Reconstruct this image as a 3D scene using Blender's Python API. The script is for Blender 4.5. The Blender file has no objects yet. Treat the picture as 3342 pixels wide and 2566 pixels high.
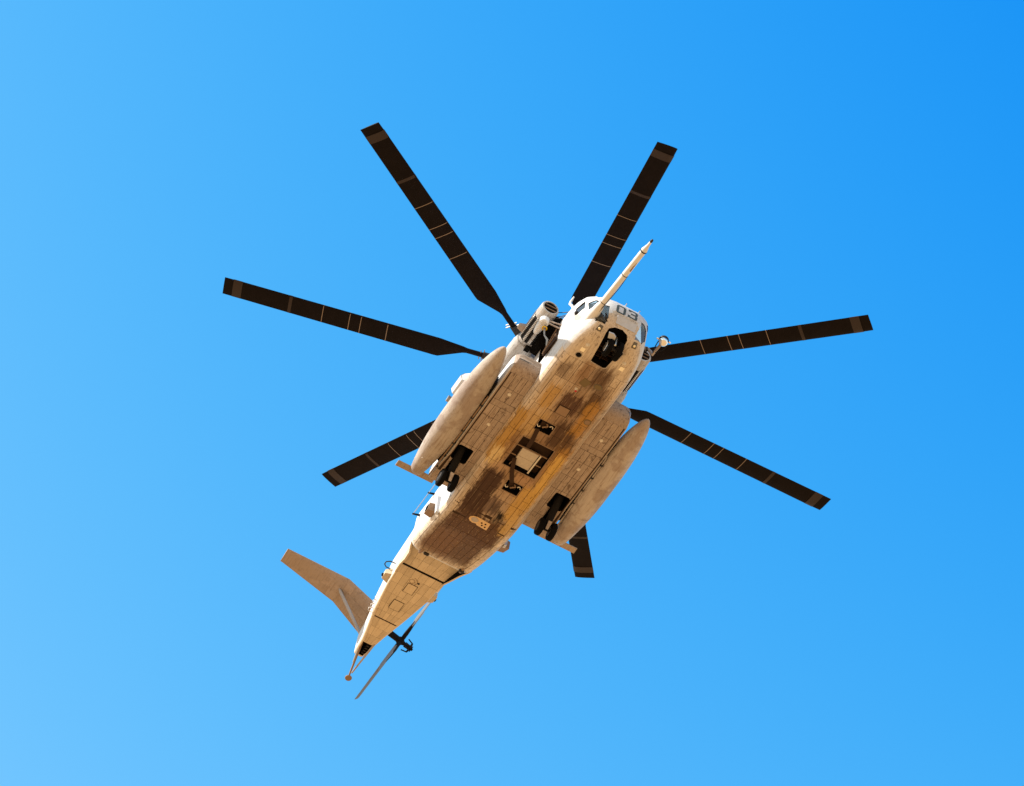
import bpy, bmesh, math, random
import numpy as np
from mathutils import Vector, Matrix
from mathutils.bvhtree import BVHTree

random.seed(7)
scene = bpy.context.scene
COL = scene.collection
R = math.radians

# ------------------------------------------------------------------ camera, sky, sun, exposure
BELLY = 132.4                       # height of the helicopter's belly above the ground
HELI = Vector((0.0, 0.0, BELLY))
CR = Vector((0.466, 0.873, 0.140)).normalized()          # right hand of the photographer
VIEW = Vector((-0.629, 0.216, 0.746)).normalized()       # looking up at the aircraft
CU = CR.cross(VIEW).normalized()
CR = VIEW.cross(CU).normalized()
cam_d = bpy.data.cameras.new('camera')
cam = bpy.data.objects.new('camera', cam_d)
COL.objects.link(cam)
m = Matrix((CR, CU, -VIEW)).transposed().to_4x4()
m.translation = HELI - VIEW * 175.4
cam.matrix_world = m
cam_d.sensor_width = 36.0
cam_d.lens = 36.0 * 93.22 * 175.4 / 3342.0
cam_d.shift_x = -(1724.03 - 1671.0) / 3342.0
cam_d.shift_y = (1494.65 - 1283.0) / 3342.0
cam_d.clip_start = 1.0
cam_d.clip_end = 60000.0
scene.camera = cam

SUN = Vector((-0.015, -0.829, 0.559)).normalized()          # towards the sun
world = bpy.data.worlds.new('World')
scene.world = world
world.use_nodes = True
nt = world.node_tree
bg = nt.nodes['Background']
sky = nt.nodes.new('ShaderNodeTexSky')
sky.sky_type = 'NISHITA'
sky.sun_disc = False
sky.sun_elevation = math.asin(SUN.z)
sky.sun_rotation = math.atan2(SUN.x, SUN.y)
sky.air_density = 1.6
sky.dust_density = 0.5
sky.ozone_density = 1.0
def wm(op, a, b):                     # colour grade of the whole sky: deep polarised azure
    q = nt.nodes.new('ShaderNodeMath'); q.operation = op
    for k_, v_ in enumerate((a, b)):
        if isinstance(v_, (int, float)): q.inputs[k_].default_value = v_
        else: nt.links.new(v_, q.inputs[k_])
    return q.outputs[0]
spl = nt.nodes.new('ShaderNodeSeparateColor'); nt.links.new(sky.outputs[0], spl.inputs[0])
cmb = nt.nodes.new('ShaderNodeCombineColor'); nt.links.new(cmb.outputs[0], bg.inputs[0])
def chan(k_, sub_, pw, gain): return wm('MULTIPLY', wm('POWER', wm('MAXIMUM', wm('SUBTRACT', spl.outputs[k_], sub_), 0.0), pw), gain)
sb = chan(2, .98, .4, 3.69)
sg_ = wm('MAXIMUM', wm('MINIMUM', chan(1, 1.543, .6, 4.38), wm('MULTIPLY', sb, .92)), wm('MULTIPLY', sb, .28))
sr = wm('MAXIMUM', wm('MINIMUM', chan(0, 1.019, 1.9, 9.8), wm('MULTIPLY', sg_, .80)), wm('MULTIPLY', sb, .012))
nt.links.new(sr, cmb.inputs[0]); nt.links.new(sg_, cmb.inputs[1]); nt.links.new(sb, cmb.inputs[2])
bg.inputs[1].default_value = 0.104
sun_d = bpy.data.lights.new('sun', 'SUN')
sun_d.energy = 5.0
sun_d.angle = R(0.5)
sun_d.color = (1.0, 0.93, 0.82)
sun_o = bpy.data.objects.new('sun', sun_d)
COL.objects.link(sun_o)
sun_o.rotation_euler = SUN.to_track_quat('Z', 'Y').to_euler()
sun_o.location = (0, 0, 300)
vs = scene.view_settings
vs.view_transform = 'Standard'
vs.look = 'None'
vs.gamma = 1.0
vs.use_curve_mapping = False
vs.exposure = 0.95

# ------------------------------------------------------------------ materials
class NT:
    def __init__(s, name):
        s.m = bpy.data.materials.new(name); s.m.use_nodes = True
        s.t = s.m.node_tree; s.b = s.t.nodes['Principled BSDF']
    def n(s, kind, **kw):
        q = s.t.nodes.new('ShaderNode' + kind)
        for k, v in kw.items(): setattr(q, k, v)
        return q
    def l(s, a, b): s.t.links.new(a, b)
    def math(s, op, a, b=None, c=None, clamp=False):
        q = s.n('Math', operation=op); q.use_clamp = clamp
        for i, v in enumerate((a, b, c)):
            if v is None: continue
            if isinstance(v, (int, float)): q.inputs[i].default_value = v
            else: s.l(v, q.inputs[i])
        return q.outputs[0]
    def smooth(s, v, a, b):           # 0 at a, 1 at b
        q = s.n('MapRange', interpolation_type='SMOOTHSTEP')
        s.l(v, q.inputs[0]); q.inputs[1].default_value = a; q.inputs[2].default_value = b
        return q.outputs[0]
    def mix(s, fac, a, b, blend='MIX'):
        q = s.n('Mix', data_type='RGBA', blend_type=blend)
        for sock, v in ((q.inputs[0], fac), (q.inputs[6], a), (q.inputs[7], b)):
            if isinstance(v, (int, float)): sock.default_value = v
            elif isinstance(v, tuple): sock.default_value = (*v, 1) if len(v) == 3 else v
            else: s.l(v, sock)
        return q.outputs[2]
    def noise(s, vec, scale, detail=4, rough=.6):
        q = s.n('TexNoise'); q.inputs['Scale'].default_value = scale; q.inputs['Detail'].default_value = detail
        q.inputs['Roughness'].default_value = rough
        s.l(vec, q.inputs['Vector']); return q.outputs[0]
    def scaled(s, vec, sc, off=(0, 0, 0)):
        q = s.n('Mapping'); q.inputs['Scale'].default_value = sc; q.inputs['Location'].default_value = off
        s.l(vec, q.inputs[0]); return q.outputs[0]

def simple(name, col, rough=.6, metal=0.0, var=.12, scale=6.0, spec=.18, bump=0.0):
    k = NT(name)
    tc = k.n('TexCoord').outputs['Object']
    f = k.noise(tc, scale)
    c = k.mix(f, tuple(x*(1-var) for x in col), tuple(min(1, x*(1+var)) for x in col))
    k.l(c, k.b.inputs['Base Color'])
    k.b.inputs['Roughness'].default_value = rough
    k.b.inputs['Metallic'].default_value = metal
    k.b.inputs['Specular IOR Level'].default_value = spec
    return k.m

def paint(name, col, grime=1.0, belly=False, rough=.55, patch=False, streak=0.0):
    """weathered matt aircraft paint: streaks along the airflow, blotches, and on the belly the oil and hydraulic stains"""
    k = NT(name)
    tc = k.n('TexCoord').outputs['Object']
    sep = k.n('SeparateXYZ'); k.l(tc, sep.inputs[0])
    X, Y, Z = sep.outputs
    rnd = k.n('ObjectInfo').outputs['Random']
    c = k.mix(k.noise(tc, 2.2, 5), tuple(x*.90 for x in col), tuple(x*1.08 for x in col))
    tone = k.math('MULTIPLY_ADD', rnd, .34 if belly else .20, .80 if belly else .90)
    tq = k.n('CombineColor'); [k.l(tone, tq.inputs[i]) for i in range(3)]
    c = k.mix(1.0, c, tq.outputs[0], 'MULTIPLY')
    stv = k.scaled(tc, (.55, 9.0, 9.0))
    st = k.noise(stv, 1.6, 6, .65)
    stm = k.math('MULTIPLY', k.smooth(st, .50, .72), .55*grime)
    c = k.mix(stm, c, (.15, .085, .045))
    fine = k.noise(k.scaled(tc, (2.0, 14.0, 14.0)), 2.5, 5, .7)
    c = k.mix(k.math('MULTIPLY', k.smooth(fine, .54, .72), .50*grime), c, (.10, .062, .035))
    blot = k.noise(tc, 3.4, 6, .68)
    c = k.mix(k.math('MULTIPLY', k.smooth(blot, .55, .70), .35*grime), c, (.20, .135, .085))
    if streak:
        for (sc3, off, a0, a1, amt, colr) in (((.3, 16, 16), (3, 1, 0), .52, .66, .55, (.075, .042, .026)), ((.4, 10, 10), (6, 2, 0), .60, .70, .45, (.42, .31, .21)),
                                              ((2.2, 3.2, 3.2), (1, 4, 0), .57, .64, .70, (.07, .04, .026)), ((1.4, 2.0, 2.0), (8, 3, 0), .62, .66, .55, (.40, .31, .23))):
            nz = k.noise(k.scaled(tc, sc3, off), 2.0, 6, .68)
            c = k.mix(k.math('MULTIPLY', k.smooth(nz, a0, a1), amt*streak), c, colr)
    if patch:
        vo = k.n('TexVoronoi'); vo.inputs['Scale'].default_value = .9
        k.l(k.scaled(tc, (.6, 1.6, 1.6)), vo.inputs['Vector'])
        pn = k.math('ADD', k.math('MULTIPLY', k.noise(tc, 1.7, 5, .6), .8), k.math('MULTIPLY', vo.outputs['Distance'], .35))
        c = k.mix(k.math('MULTIPLY', k.smooth(pn, .55, .66), .45), c, (.19, .13, .105))
        c = k.mix(k.math('MULTIPLY', k.smooth(pn, .48, .38), .30), c, (.42, .34, .29))
    if belly:
        w1 = k.math('MULTIPLY_ADD', k.noise(k.scaled(tc, (1.6, 5.0, 5.0)), 2.0, 6, .7), 1.0, -.5)
        w1 = k.math('ADD', w1, k.math('MULTIPLY_ADD', k.noise(k.scaled(tc, (.6, 7.0, 7.0), (2, 5, 0)), 1.6, 4), 1.3, -.65))
        w2 = k.math('MULTIPLY_ADD', k.noise(k.scaled(tc, (1.2, 6.0, 6.0), (7, 3, 1)), 2.0, 6, .7), 1.0, -.5)
        Xw = k.math('MULTIPLY_ADD', w1, .75, X)
        Yw = k.math('MULTIPLY_ADD', w2, .55, Y)
        under = k.math('SUBTRACT', 1.0, k.smooth(Z, .75, 1.25))
        STAINS = [  # x centre, half length, y centre, half width, softness, colour, strength
            (1.3, 3.3, 0.0, 1.15, .50, (.30, .185, .095), .40),
            (1.3, 2.4, .35, .75, .45, (.15, .075, .03), .70),
            (-1.4, 2.2, 0.0, 1.05, .45, (.24, .135, .06), .60),
            (0.55, 1.35, -1.12, .20, .16, (.36, .20, .045), .92),
            (0.2, .9, -.80, .12, .14, (.17, .085, .03), .80),
            (2.95, .50, -.72, .22, .18, (.38, .22, .06), .85),
            (1.60, .55, -.62, .30, .28, (.40, .245, .08), .70),
            (3.02, .40, .05, .35, .06, (.075, .038, .024), 1.0),
            (1.55, .62, .52, .36, .18, (.062, .031, .016), .95),
            (3.35, .50, .66, .20, .16, (.07, .034, .013), .95),
            (2.7, .80, .82, .20, .16, (.36, .185, .04), .80),
            (1.1, .40, .85, .22, .16, (.10, .052, .024), .8),
            (.35, .65, .95, .20, .18, (.34, .18, .045), .80),
            (.5, .22, .25, .5, .16, (.12, .062, .03), .7),
            (-.75, 1.40, .98, .15, .10, (.50, .31, .085), .98),
            (-2.1, .85, .80, .26, .18, (.45, .27, .075), .90),
            (-1.05, .16, .35, .30, .12, (.34, .21, .12), .8),
            (-.55, .40, -1.02, .18, .10, (.54, .40, .20), .92),
            (-1.05, .35, -.60, .30, .2, (.34, .22, .13), .7),
            (-2.2, 1.0, -.62, .37, .08, (.050, .025, .016), 1.0),
            (-3.2, .85, -.54, .43, .08, (.050, .025, .016), 1.0),
            (-4.1, .62, 0.0, .95, .16, (.070, .036, .02), 1.0),
            (-5.4, 1.40, -.12, .95, .24, (.090, .046, .024), .95),
            (-6.0, .9, -.55, .5, .3, (.17, .092, .05), .6),
            (-4.2, .8, .62, .36, .22, (.085, .042, .02), .85),
            (-2.72, .40, .02, .22, .10, (.14, .092, .07), .85),
            (-2.75, .20, .12, .17, .06, (.060, .038, .030), .80),
            (-3.06, .20, .47, .13, .08, (.006, .004, .003), 1.0),
            (-3.25, .55, .95, .16, .16, (.47, .31, .12), .8),
            (4.6, .50, .38, .28, .26, (.085, .045, .024), .95),
            (4.65, .48, -.22, .22, .26, (.19, .10, .045), .80),
            (4.3, .30, -.85, .18, .12, (.16, .115, .085), .75),
            (4.05, .4, .75, .16, .2, (.10, .055, .03), .75),
        ]
        for (x0, hx, y0, hy, so, col2, a) in STAINS:
            mx = k.smooth(k.math('ABSOLUTE', k.math('SUBTRACT', Xw, x0)), hx + max(so, .12)*1.7, hx - max(so, .12)*.9)
            my = k.smooth(k.math('ABSOLUTE', k.math('SUBTRACT', Yw, y0)), hy + max(so, .12)*.7, hy - max(so, .12)*.5)
            mm = k.math('MULTIPLY', k.math('MULTIPLY', mx, my), k.math('MULTIPLY', under, a*grime))
            brk = k.math('MULTIPLY_ADD', st, 1.3, .50, clamp=True)
            c = k.mix(k.math('MULTIPLY', mm, brk), c, col2)
        # thin run-off streaks, oil spots and chipped patches over everything
        def lay(scale3, off, sc, a0, a1, amt, colr, det=5, rg_=.62):
            nonlocal c
            nz = k.noise(k.scaled(tc, scale3, off), sc, det, rg_)
            c = k.mix(k.math('MULTIPLY', k.math('MULTIPLY', k.smooth(nz, a0, a1), under), amt), c, colr)
        lay((.30, 18.0, 18.0), (3, 0, 0), 2.0, .54, .66, .50, (.055, .032, .020))
        lay((.22, 11.0, 11.0), (5, 2, 0), 2.0, .58, .68, .40, (.30, .175, .07))
        lay((.5, 13.0, 13.0), (9, 4, 0), 2.0, .60, .70, .36, (.56, .42, .26))
        lay((1.0, 1.6, 1.6), (1, 7, 0), 6.0, .56, .66, .62, (.050, .030, .020), 6, .72)
        lay((1.0, 1.3, 1.3), (4, 1, 0), 5.0, .63, .69, .40, (.58, .45, .30), 6, .72)
        lay((1.6, 40.0, 40.0), (0, 3, 0), 2.0, .48, .78, .28, (.11, .068, .042))
    k.l(c, k.b.inputs['Base Color'])
    k.b.inputs['Roughness'].default_value = rough
    k.b.inputs['Specular IOR Level'].default_value = .10
    bp = k.n('Bump'); bp.inputs['Strength'].default_value = .35; bp.inputs['Distance'].default_value = .03
    k.l(k.noise(k.scaled(tc, (1.4, 2.5, 2.5)), 1.6, 3), bp.inputs['Height']); k.l(bp.outputs[0], k.b.inputs['Normal'])
    return k.m

GREY = (.52, .515, .52)
M = {}
M['paint'] = paint('grey_paint', GREY, .75)
M['belly'] = paint('stained_belly_paint', (.56, .475, .38), 1.0, True)
M['tail'] = paint('tail_paint', (.51, .41, .285), .55)
M['stab'] = paint('stabilizer_paint', (.31, .24, .19), .7, streak=.3)
M['engine'] = paint('engine_paint', (.44, .43, .42), 1.2, streak=.7)
M['tank'] = paint('tank_paint', (.385, .335, .295), 1.0, patch=True, streak=.22)
M['sponson'] = paint('sponson_paint', (.32, .25, .20), 1.0, streak=.9)
M['joint'] = simple('joint_sealant', (.040, .024, .015), .9, spec=.03)
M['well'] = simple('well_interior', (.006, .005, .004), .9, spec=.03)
M['wellrib'] = simple('well_frames', (.035, .019, .011), .8, spec=.1)
M['rubber'] = simple('tyre_rubber', (.0045, .004, .004), .85, spec=.05)
M['dark'] = simple('dark_metal', (.022, .019, .018), .55, spec=.2)
M['black'] = simple('black_paint', (.008, .007, .007), .7, spec=.1)
M['blade'] = simple('blade_black', (.0070, .0048, .0050), .6, scale=3, var=.45, spec=.05)
M['stripe'] = simple('blade_stripe', (.22, .17, .14), .6)
M['tip'] = simple('blade_tip_metal', (.026, .018, .018), .45)
M['white'] = simple('white_paint', (.60, .59, .58), .5)
M['buff'] = simple('buff_paint', (.42, .36, .29), .6, var=.25, scale=12)
M['scupper'] = simple('worn_bare_metal', (.55, .37, .19), .5, var=.3, scale=14)
M['tailblade'] = simple('tail_blade_paint', (.12, .113, .11), .5)
M['cream'] = simple('cream_lens', (.82, .74, .56), .35)
M['steel'] = simple('bright_steel', (.72, .70, .66), .28, .9)
M['dullsteel'] = simple('dull_steel', (.28, .25, .22), .45, .6)
M['bronze'] = simple('bronze_paint', (.22, .14, .085), .55)
M['number'] = simple('number_paint', (.062, .075, .076), .6)
M['dome'] = simple('dome_lens', (.55, .50, .42), .18)
M['lightframe'] = simple('light_frame', (.11, .095, .075), .6)
M['lamp'] = simple('lamp_lens', (.80, .66, .40), .15)
M['yellow'] = simple('yellow_rubber', (.55, .33, .02), .6)
M['red'] = simple('red_lens', (.35, .02, .02), .2)
M['olive'] = simple('olive_patch', (.135, .095, .045), .6)
M['chrome'] = simple('chrome', (.75, .73, .70), .12, 1.0, var=.02)
M['slate'] = simple('slate_grey_paint', (.42, .43, .46), .4)
M['tubeblue'] = simple('strut_paint', (.30, .31, .35), .5)
M['seat'] = simple('cockpit_interior', (.06, .052, .045), .7)
def glass():
    k = NT('window_glass'); t = k.t
    tr = k.n('BsdfTransparent'); tr.inputs[0].default_value = (.72, .80, .86, 1)
    gl = k.n('BsdfGlossy'); gl.inputs['Roughness'].default_value = .03
    fr = k.n('Fresnel'); fr.inputs[0].default_value = 1.5
    mx = k.n('MixShader'); k.l(k.math('MULTIPLY_ADD', fr.outputs[0], 1.0, .05, clamp=True), mx.inputs[0])
    k.l(tr.outputs[0], mx.inputs[1]); k.l(gl.outputs[0], mx.inputs[2])
    k.l(mx.outputs[0], t.nodes['Material Output'].inputs[0])
    return k.m
M['glass'] = glass()
def ground_mat():
    k = NT('desert_ground')
    tc = k.n('TexCoord').outputs['Object']
    c = k.mix(k.noise(tc, .012, 6), (.41, .235, .097), (.51, .293, .122))
    c = k.mix(k.math('MULTIPLY', k.smooth(k.noise(tc, .25, 5), .55, .7), .5), c, (.25, .17, .09))
    k.l(c, k.b.inputs['Base Color']); k.b.inputs['Roughness'].default_value = .95
    return k.m
M['ground'] = ground_mat()

# ------------------------------------------------------------------ helpers
def mk(name, verts, faces, mat, parent=None, smooth=False, mats=None, fm=None):
    me = bpy.data.meshes.new(name)
    me.from_pydata([tuple(v) for v in verts], [], [tuple(f) for f in faces])
    me.validate()
    for mm in (mats or [mat]):
        me.materials.append(mm)
    if fm:
        for p, k in zip(me.polygons, fm):
            p.material_index = k
    bm = bmesh.new(); bm.from_mesh(me)
    bmesh.ops.recalc_face_normals(bm, faces=bm.faces)
    bm.to_mesh(me); bm.free()
    if smooth:
        me.shade_smooth()
        if smooth != 'all':
            me.set_sharp_from_angle(angle=R(40))
    o = bpy.data.objects.new(name, me)
    COL.objects.link(o)
    o.parent = parent
    return o

class MB:
    """collects simple shapes into one mesh"""
    def __init__(s): s.v = []; s.f = []; s.m = []
    def add(s, v, f, mi=0):
        n = len(s.v); s.v += [Vector(p) for p in v]; s.f += [[i + n for i in q] for q in f]; s.m += [mi] * len(f); return s
    def box(s, lo, hi, mi=0):
        x0, y0, z0 = lo; x1, y1, z1 = hi
        return s.add([(x0,y0,z0),(x1,y0,z0),(x1,y1,z0),(x0,y1,z0),(x0,y0,z1),(x1,y0,z1),(x1,y1,z1),(x0,y1,z1)],
                     [(0,3,2,1),(4,5,6,7),(0,1,5,4),(1,2,6,5),(2,3,7,6),(3,0,4,7)], mi)
    def hexa(s, p, mi=0):        # 8 points, bottom four then top four
        return s.add(p, [(0,3,2,1),(4,5,6,7),(0,1,5,4),(1,2,6,5),(2,3,7,6),(3,0,4,7)], mi)
    def tube(s, pts, rad, n=10, mi=0, cap=True):
        pts = [Vector(p) for p in pts]
        rads = rad if isinstance(rad, (list, tuple)) else [rad] * len(pts)
        rings = []; up = None
        for i, p in enumerate(pts):
            t = (pts[min(i+1, len(pts)-1)] - pts[max(i-1, 0)]).normalized()
            if up is None:
                up = t.orthogonal().normalized()
            else:
                up = (up - t * up.dot(t)).normalized()
            w = t.cross(up)
            rings.append([p + (up * math.cos(a) + w * math.sin(a)) * rads[i] for a in [2*math.pi*k/n for k in range(n)]])
        v = [q for r in rings for q in r]; f = []
        for i in range(len(pts)-1):
            for k in range(n):
                f.append((i*n+k, i*n+(k+1) % n, (i+1)*n+(k+1) % n, (i+1)*n+k))
        if cap:
            f.append(tuple(range(n-1, -1, -1))); f.append(tuple((len(pts)-1)*n+k for k in range(n)))
        return s.add(v, f, mi)
    def lathe(s, c, ax, prof, n=20, mi=0):   # prof: (distance along ax, radius)
        c = Vector(c); ax = Vector(ax).normalized()
        return s.tube([c + ax * d for d, r in prof], [max(r, 1e-4) for d, r in prof], n, mi) if False else s._lathe(c, ax, prof, n, mi)
    def _lathe(s, c, ax, prof, n, mi):
        u = ax.orthogonal().normalized(); w = ax.cross(u); v = []; f = []
        for d, r in prof:
            for k in range(n):
                a = 2*math.pi*k/n
                v.append(c + ax*d + (u*math.cos(a) + w*math.sin(a)) * max(r, 1e-4))
        for i in range(len(prof)-1):
            for k in range(n):
                f.append((i*n+k, i*n+(k+1) % n, (i+1)*n+(k+1) % n, (i+1)*n+k))
        f.append(tuple(range(n-1, -1, -1))); f.append(tuple((len(prof)-1)*n+k for k in range(n)))
        return s.add(v, f, mi)
    def prism(s, poly, d, mi=0):  # poly of 3D points, extruded along d
        d = Vector(d); n = len(poly); p = [Vector(q) for q in poly]
        return s.add(p + [q + d for q in p], [tuple(range(n)), tuple(range(2*n-1, n-1, -1))] +
                     [(i, (i+1) % n, n+(i+1) % n, n+i) for i in range(n)], mi)
    def make(s, name, mat, parent=None, smooth=False):
        ms = mat if isinstance(mat, list) else [mat]
        return mk(name, s.v, s.f, ms[0], parent, smooth, ms, s.m)

def lerp_tab(tab, x):
    if x >= tab[0][0]: return tab[0][1:]
    for a, b in zip(tab, tab[1:]):
        if a[0] >= x >= b[0]:
            t = (a[0]-x) / (a[0]-b[0])
            return tuple(p + (q-p)*t for p, q in zip(a[1:], b[1:]))
    return tab[-1][1:]

VS = (0.26, 0.40, 0.64, 0.80, 1.0)
def ring_pt(par, v):
    """half cross-section (y>=0) of a rounded box; v 0 = bottom middle, 1 = top middle"""
    zb, zt, w, rb, rt = par
    rb = min(rb, w*.98, (zt-zb)*.55); rt = min(rt, w*.98, (zt-zb)*.45)
    if v <= VS[0]:
        return ((w-rb) * v / VS[0], zb)
    if v <= VS[1]:
        a = (v-VS[0])/(VS[1]-VS[0])*math.pi/2
        return (w-rb+rb*math.sin(a), zb+rb-rb*math.cos(a))
    if v <= VS[2]:
        t = (v-VS[1])/(VS[2]-VS[1])
        return (w, zb+rb+(zt-rt-zb-rb)*t)
    if v <= VS[3]:
        a = (v-VS[2])/(VS[3]-VS[2])*math.pi/2
        return (w-rt+rt*math.cos(a), zt-rt+rt*math.sin(a))
    t = (v-VS[3])/(1-VS[3])
    return ((w-rt)*(1-t), zt)

class Loft:
    def __init__(s, tab): s.tab = tab
    def p(s, x, v, sg=1, off=0.0):
        par = lerp_tab(s.tab, x)
        y, z = ring_pt(par, v)
        q = Vector((x, y*sg, z))
        if off:
            e = 1e-3
            y1, z1 = ring_pt(par, min(1, v+e)); y0, z0 = ring_pt(par, max(0, v-e))
            tv = Vector((0, (y1-y0)*sg, z1-z0))
            xa, xb = min(x+.02, s.tab[0][0]), max(x-.02, s.tab[-1][0])
            pa, pb = ring_pt(lerp_tab(s.tab, xa), v), ring_pt(lerp_tab(s.tab, xb), v)
            tx = Vector((xa-xb, (pa[0]-pb[0])*sg, pa[1]-pb[1]))
            n = tx.cross(tv) * (-sg)
            if n.length > 1e-9: q += n.normalized() * off
        return q
    def mesh(s, xs, vs):
        verts = []; faces = []
        loop = [(v, 1) for v in vs] + [(v, -1) for v in vs[-2:0:-1]]
        n = len(loop)
        for x in xs:
            for v, sg in loop: verts.append(s.p(x, v, sg))
        for i in range(len(xs)-1):
            for k in range(n):
                faces.append((i*n+k, i*n+(k+1) % n, (i+1)*n+(k+1) % n, (i+1)*n+k))
        faces.append(tuple(range(n))); faces.append(tuple((len(xs)-1)*n+k for k in range(n-1, -1, -1)))
        return verts, faces

def carve(o, cutters, mat):
    """cut solid shapes out of a solid object; the walls of the holes take mat"""
    me0 = o.data
    if mat.name not in [q.name for q in me0.materials]:
        me0.materials.append(mat)
    k = [q.name for q in me0.materials].index(mat.name)
    for mb in cutters:
        c = mb.make('cutter', list(me0.materials))
        for p in c.data.polygons: p.material_index = k
        c.parent = o.parent
        bpy.context.view_layer.update()
        md = o.modifiers.new('cut', 'BOOLEAN'); md.object = c; md.operation = 'DIFFERENCE'; md.solver = 'EXACT'
        dg = bpy.context.evaluated_depsgraph_get(); dg.update()
        new = bpy.data.meshes.new_from_object(o.evaluated_get(dg))
        o.modifiers.clear()
        o.data = new
        cm = c.data; bpy.data.objects.remove(c); bpy.data.meshes.remove(cm)
    return o

# ------------------------------------------------------------------ ground
gb = MB(); n = 64
gv = [(0, 0, 0)] + [(math.cos(2*math.pi*k/n)*rr, math.sin(2*math.pi*k/n)*rr, 0) for rr in (400, 3000, 25000) for k in range(n)]
gf = [(0, 1+k, 1+(k+1) % n) for k in range(n)]
for j in range(2):
    gf += [(1+j*n+k, 1+(j+1)*n+k, 1+(j+1)*n+(k+1) % n, 1+j*n+(k+1) % n) for k in range(n)]
ground = mk('ground', gv, gf, M['ground'])
ground['kind'] = 'structure'

# ------------------------------------------------------------------ helicopter: axes X forward, Y port, Z up; belly at z = 0
heli = bpy.data.objects.new('helicopter', None)
COL.objects.link(heli)
heli.location = HELI
heli['label'] = 'grey heavy-lift military helicopter with stained belly and seven black rotor blades, flying overhead'
heli['category'] = 'helicopter'

FUS = Loft([  # x, z bottom, z top, half width, lower corner radius, upper corner radius
    (6.93, .84, 1.14, .34, .16, .14), (6.90, .66, 1.30, .56, .30, .28), (6.83, .50, 1.44, .74, .42, .34), (6.70, .31, 1.57, .90, .50, .38),
    (6.50, .16, 1.78, 1.04, .52, .42), (6.25, .06, 2.03, 1.14, .50, .46), (5.85, 0, 2.36, 1.25, .44, .50),
    (5.4, 0, 2.56, 1.31, .38, .50), (5.0, 0, 2.64, 1.335, .34, .48), (4.4, 0, 2.66, 1.345, .32, .45), (3.0, 0, 2.66, 1.345, .30, .42),
    (-3.3, 0, 2.66, 1.345, .30, .42), (-3.8, .06, 2.66, 1.345, .30, .42), (-4.6, .27, 2.68, 1.345, .31, .44), (-5.6, .575, 2.74, 1.335, .34, .48),
    (-6.4, .815, 2.90, 1.31, .38, .5), (-6.9, .965, 3.04, 1.28, .42, .5), (-7.1, 1.04, 3.10, 1.255, .44, .5)])
VSAMP = [0, .065, .13, .195, .26, .283, .307, .33, .353, .377, .40, .46, .52, .58, .64, .672, .704, .736, .768, .80, .867, .933, 1.0]
def fill_x(tab, step):
    xs = []
    for a, b in zip(tab, tab[1:]):
        k = max(1, round((a[0]-b[0]) / step))
        xs += [a[0] + (b[0]-a[0])*i/k for i in range(k)]
    return xs + [tab[-1][0]]
fx = sorted(set(fill_x(FUS.tab, .6) + [4.957, -7.028]), reverse=True)
fv, ff = FUS.mesh(fx, VSAMP)
PANEL_X0, PANEL_X1, PANEL_V = 4.958, -7.03, .40
fm = []
for f in ff:
    c = sum((fv[i] for i in f), Vector()) / len(f)
    fm.append(1 if (PANEL_X1 < c.x < PANEL_X0 and c.z < lerp_tab(FUS.tab, c.x)[0] + .33) else 0)
    if c.x >= PANEL_X0 and c.z < lerp_tab(FUS.tab, c.x)[0] + .12: fm[-1] = 2
fus = mk('fuselage', fv, ff, M['paint'], heli, True, [M['paint'], M['joint'], M['belly']], fm)

# holes in the belly: nose-wheel bay, cargo hatch, two hook wells; the crew doorway; the cockpit cavity with its windows
def slab(poly, z0, z1):
    return MB().prism([(x, y, z0) for x, y in poly], (0, 0, z1-z0))
NOSE_BAY = [(5.16, -.30), (5.13, -.22), (5.10, .22), (5.16, .30), (5.62, .34), (5.68, .46), (6.08, .50), (6.16, .38), (6.52, .37), (6.66, .27), (6.72, .06), (6.70, -.22), (6.60, -.40), (6.44, -.42)]
HATCH = [(.82, -.63), (.82, .63), (-.76, .65), (-.76, -.65)]
HOOK_F = [(1.86, -.50), (1.86, .13), (1.32, .13), (1.32, -.50)]
HOOK_R = [(-1.28, -.12), (-1.28, .50), (-1.83, .50), (-1.83, -.12)]
BELLY_HOLES = [(NOSE_BAY, .58), (HATCH, .75), (HOOK_F, .45), (HOOK_R, .45)]
CUTS = [slab(p, -.3, d) for p, d in BELLY_HOLES]
DOOR = MB().box((2.75, -1.6, 1.32), (4.24, -.35, 2.33))
CAV = Loft([(6.80, .70, 1.42, .60, .2, .2), (6.66, .64, 1.54, .80, .2, .3), (6.45, .64, 1.76, .96, .2, .36), (6.2, .64, 2.0, 1.07, .2, .4), (5.85, .64, 2.27, 1.17, .2, .42), (5.2, .64, 2.5, 1.23, .2, .42), (4.75, .64, 2.52, 1.24, .2, .42)])
cv_, cf_ = CAV.mesh([q[0] for q in CAV.tab], VSAMP)
WINDOWS = []
for sg in (-1, 1):
    def flip(poly): return [Vector((x, -y*sg, z)) for x, y, z in poly]        # outlines written for starboard (y < 0)
    WINDOWS += [('chin_window', flip([(6.87, -.62, 1.0), (6.80, -.78, 1.02), (6.66, -.93, .94), (6.52, -1.01, .56), (6.55, -.89, .38), (6.64, -.58, .28), (6.79, -.57, .50)])),
                ('quarter_window', flip([(6.16, -1.165, 1.50), (6.50, -1.03, 1.43), (6.68, -.90, 1.26), (6.55, -1.01, 1.12), (6.27, -1.13, 1.06)])),
                ('side_window', flip([(5.40, -1.31, 1.50), (5.45, -1.30, 1.84), (5.98, -1.21, 1.76), (6.02, -1.20, 1.37), (5.62, -1.28, 1.37)])),
                ('windscreen', flip([(6.60, -.07, 1.67), (6.56, -.72, 1.66), (6.42, -.95, 1.68), (6.02, -.93, 2.12), (6.05, -.07, 2.18)]))]
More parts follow.
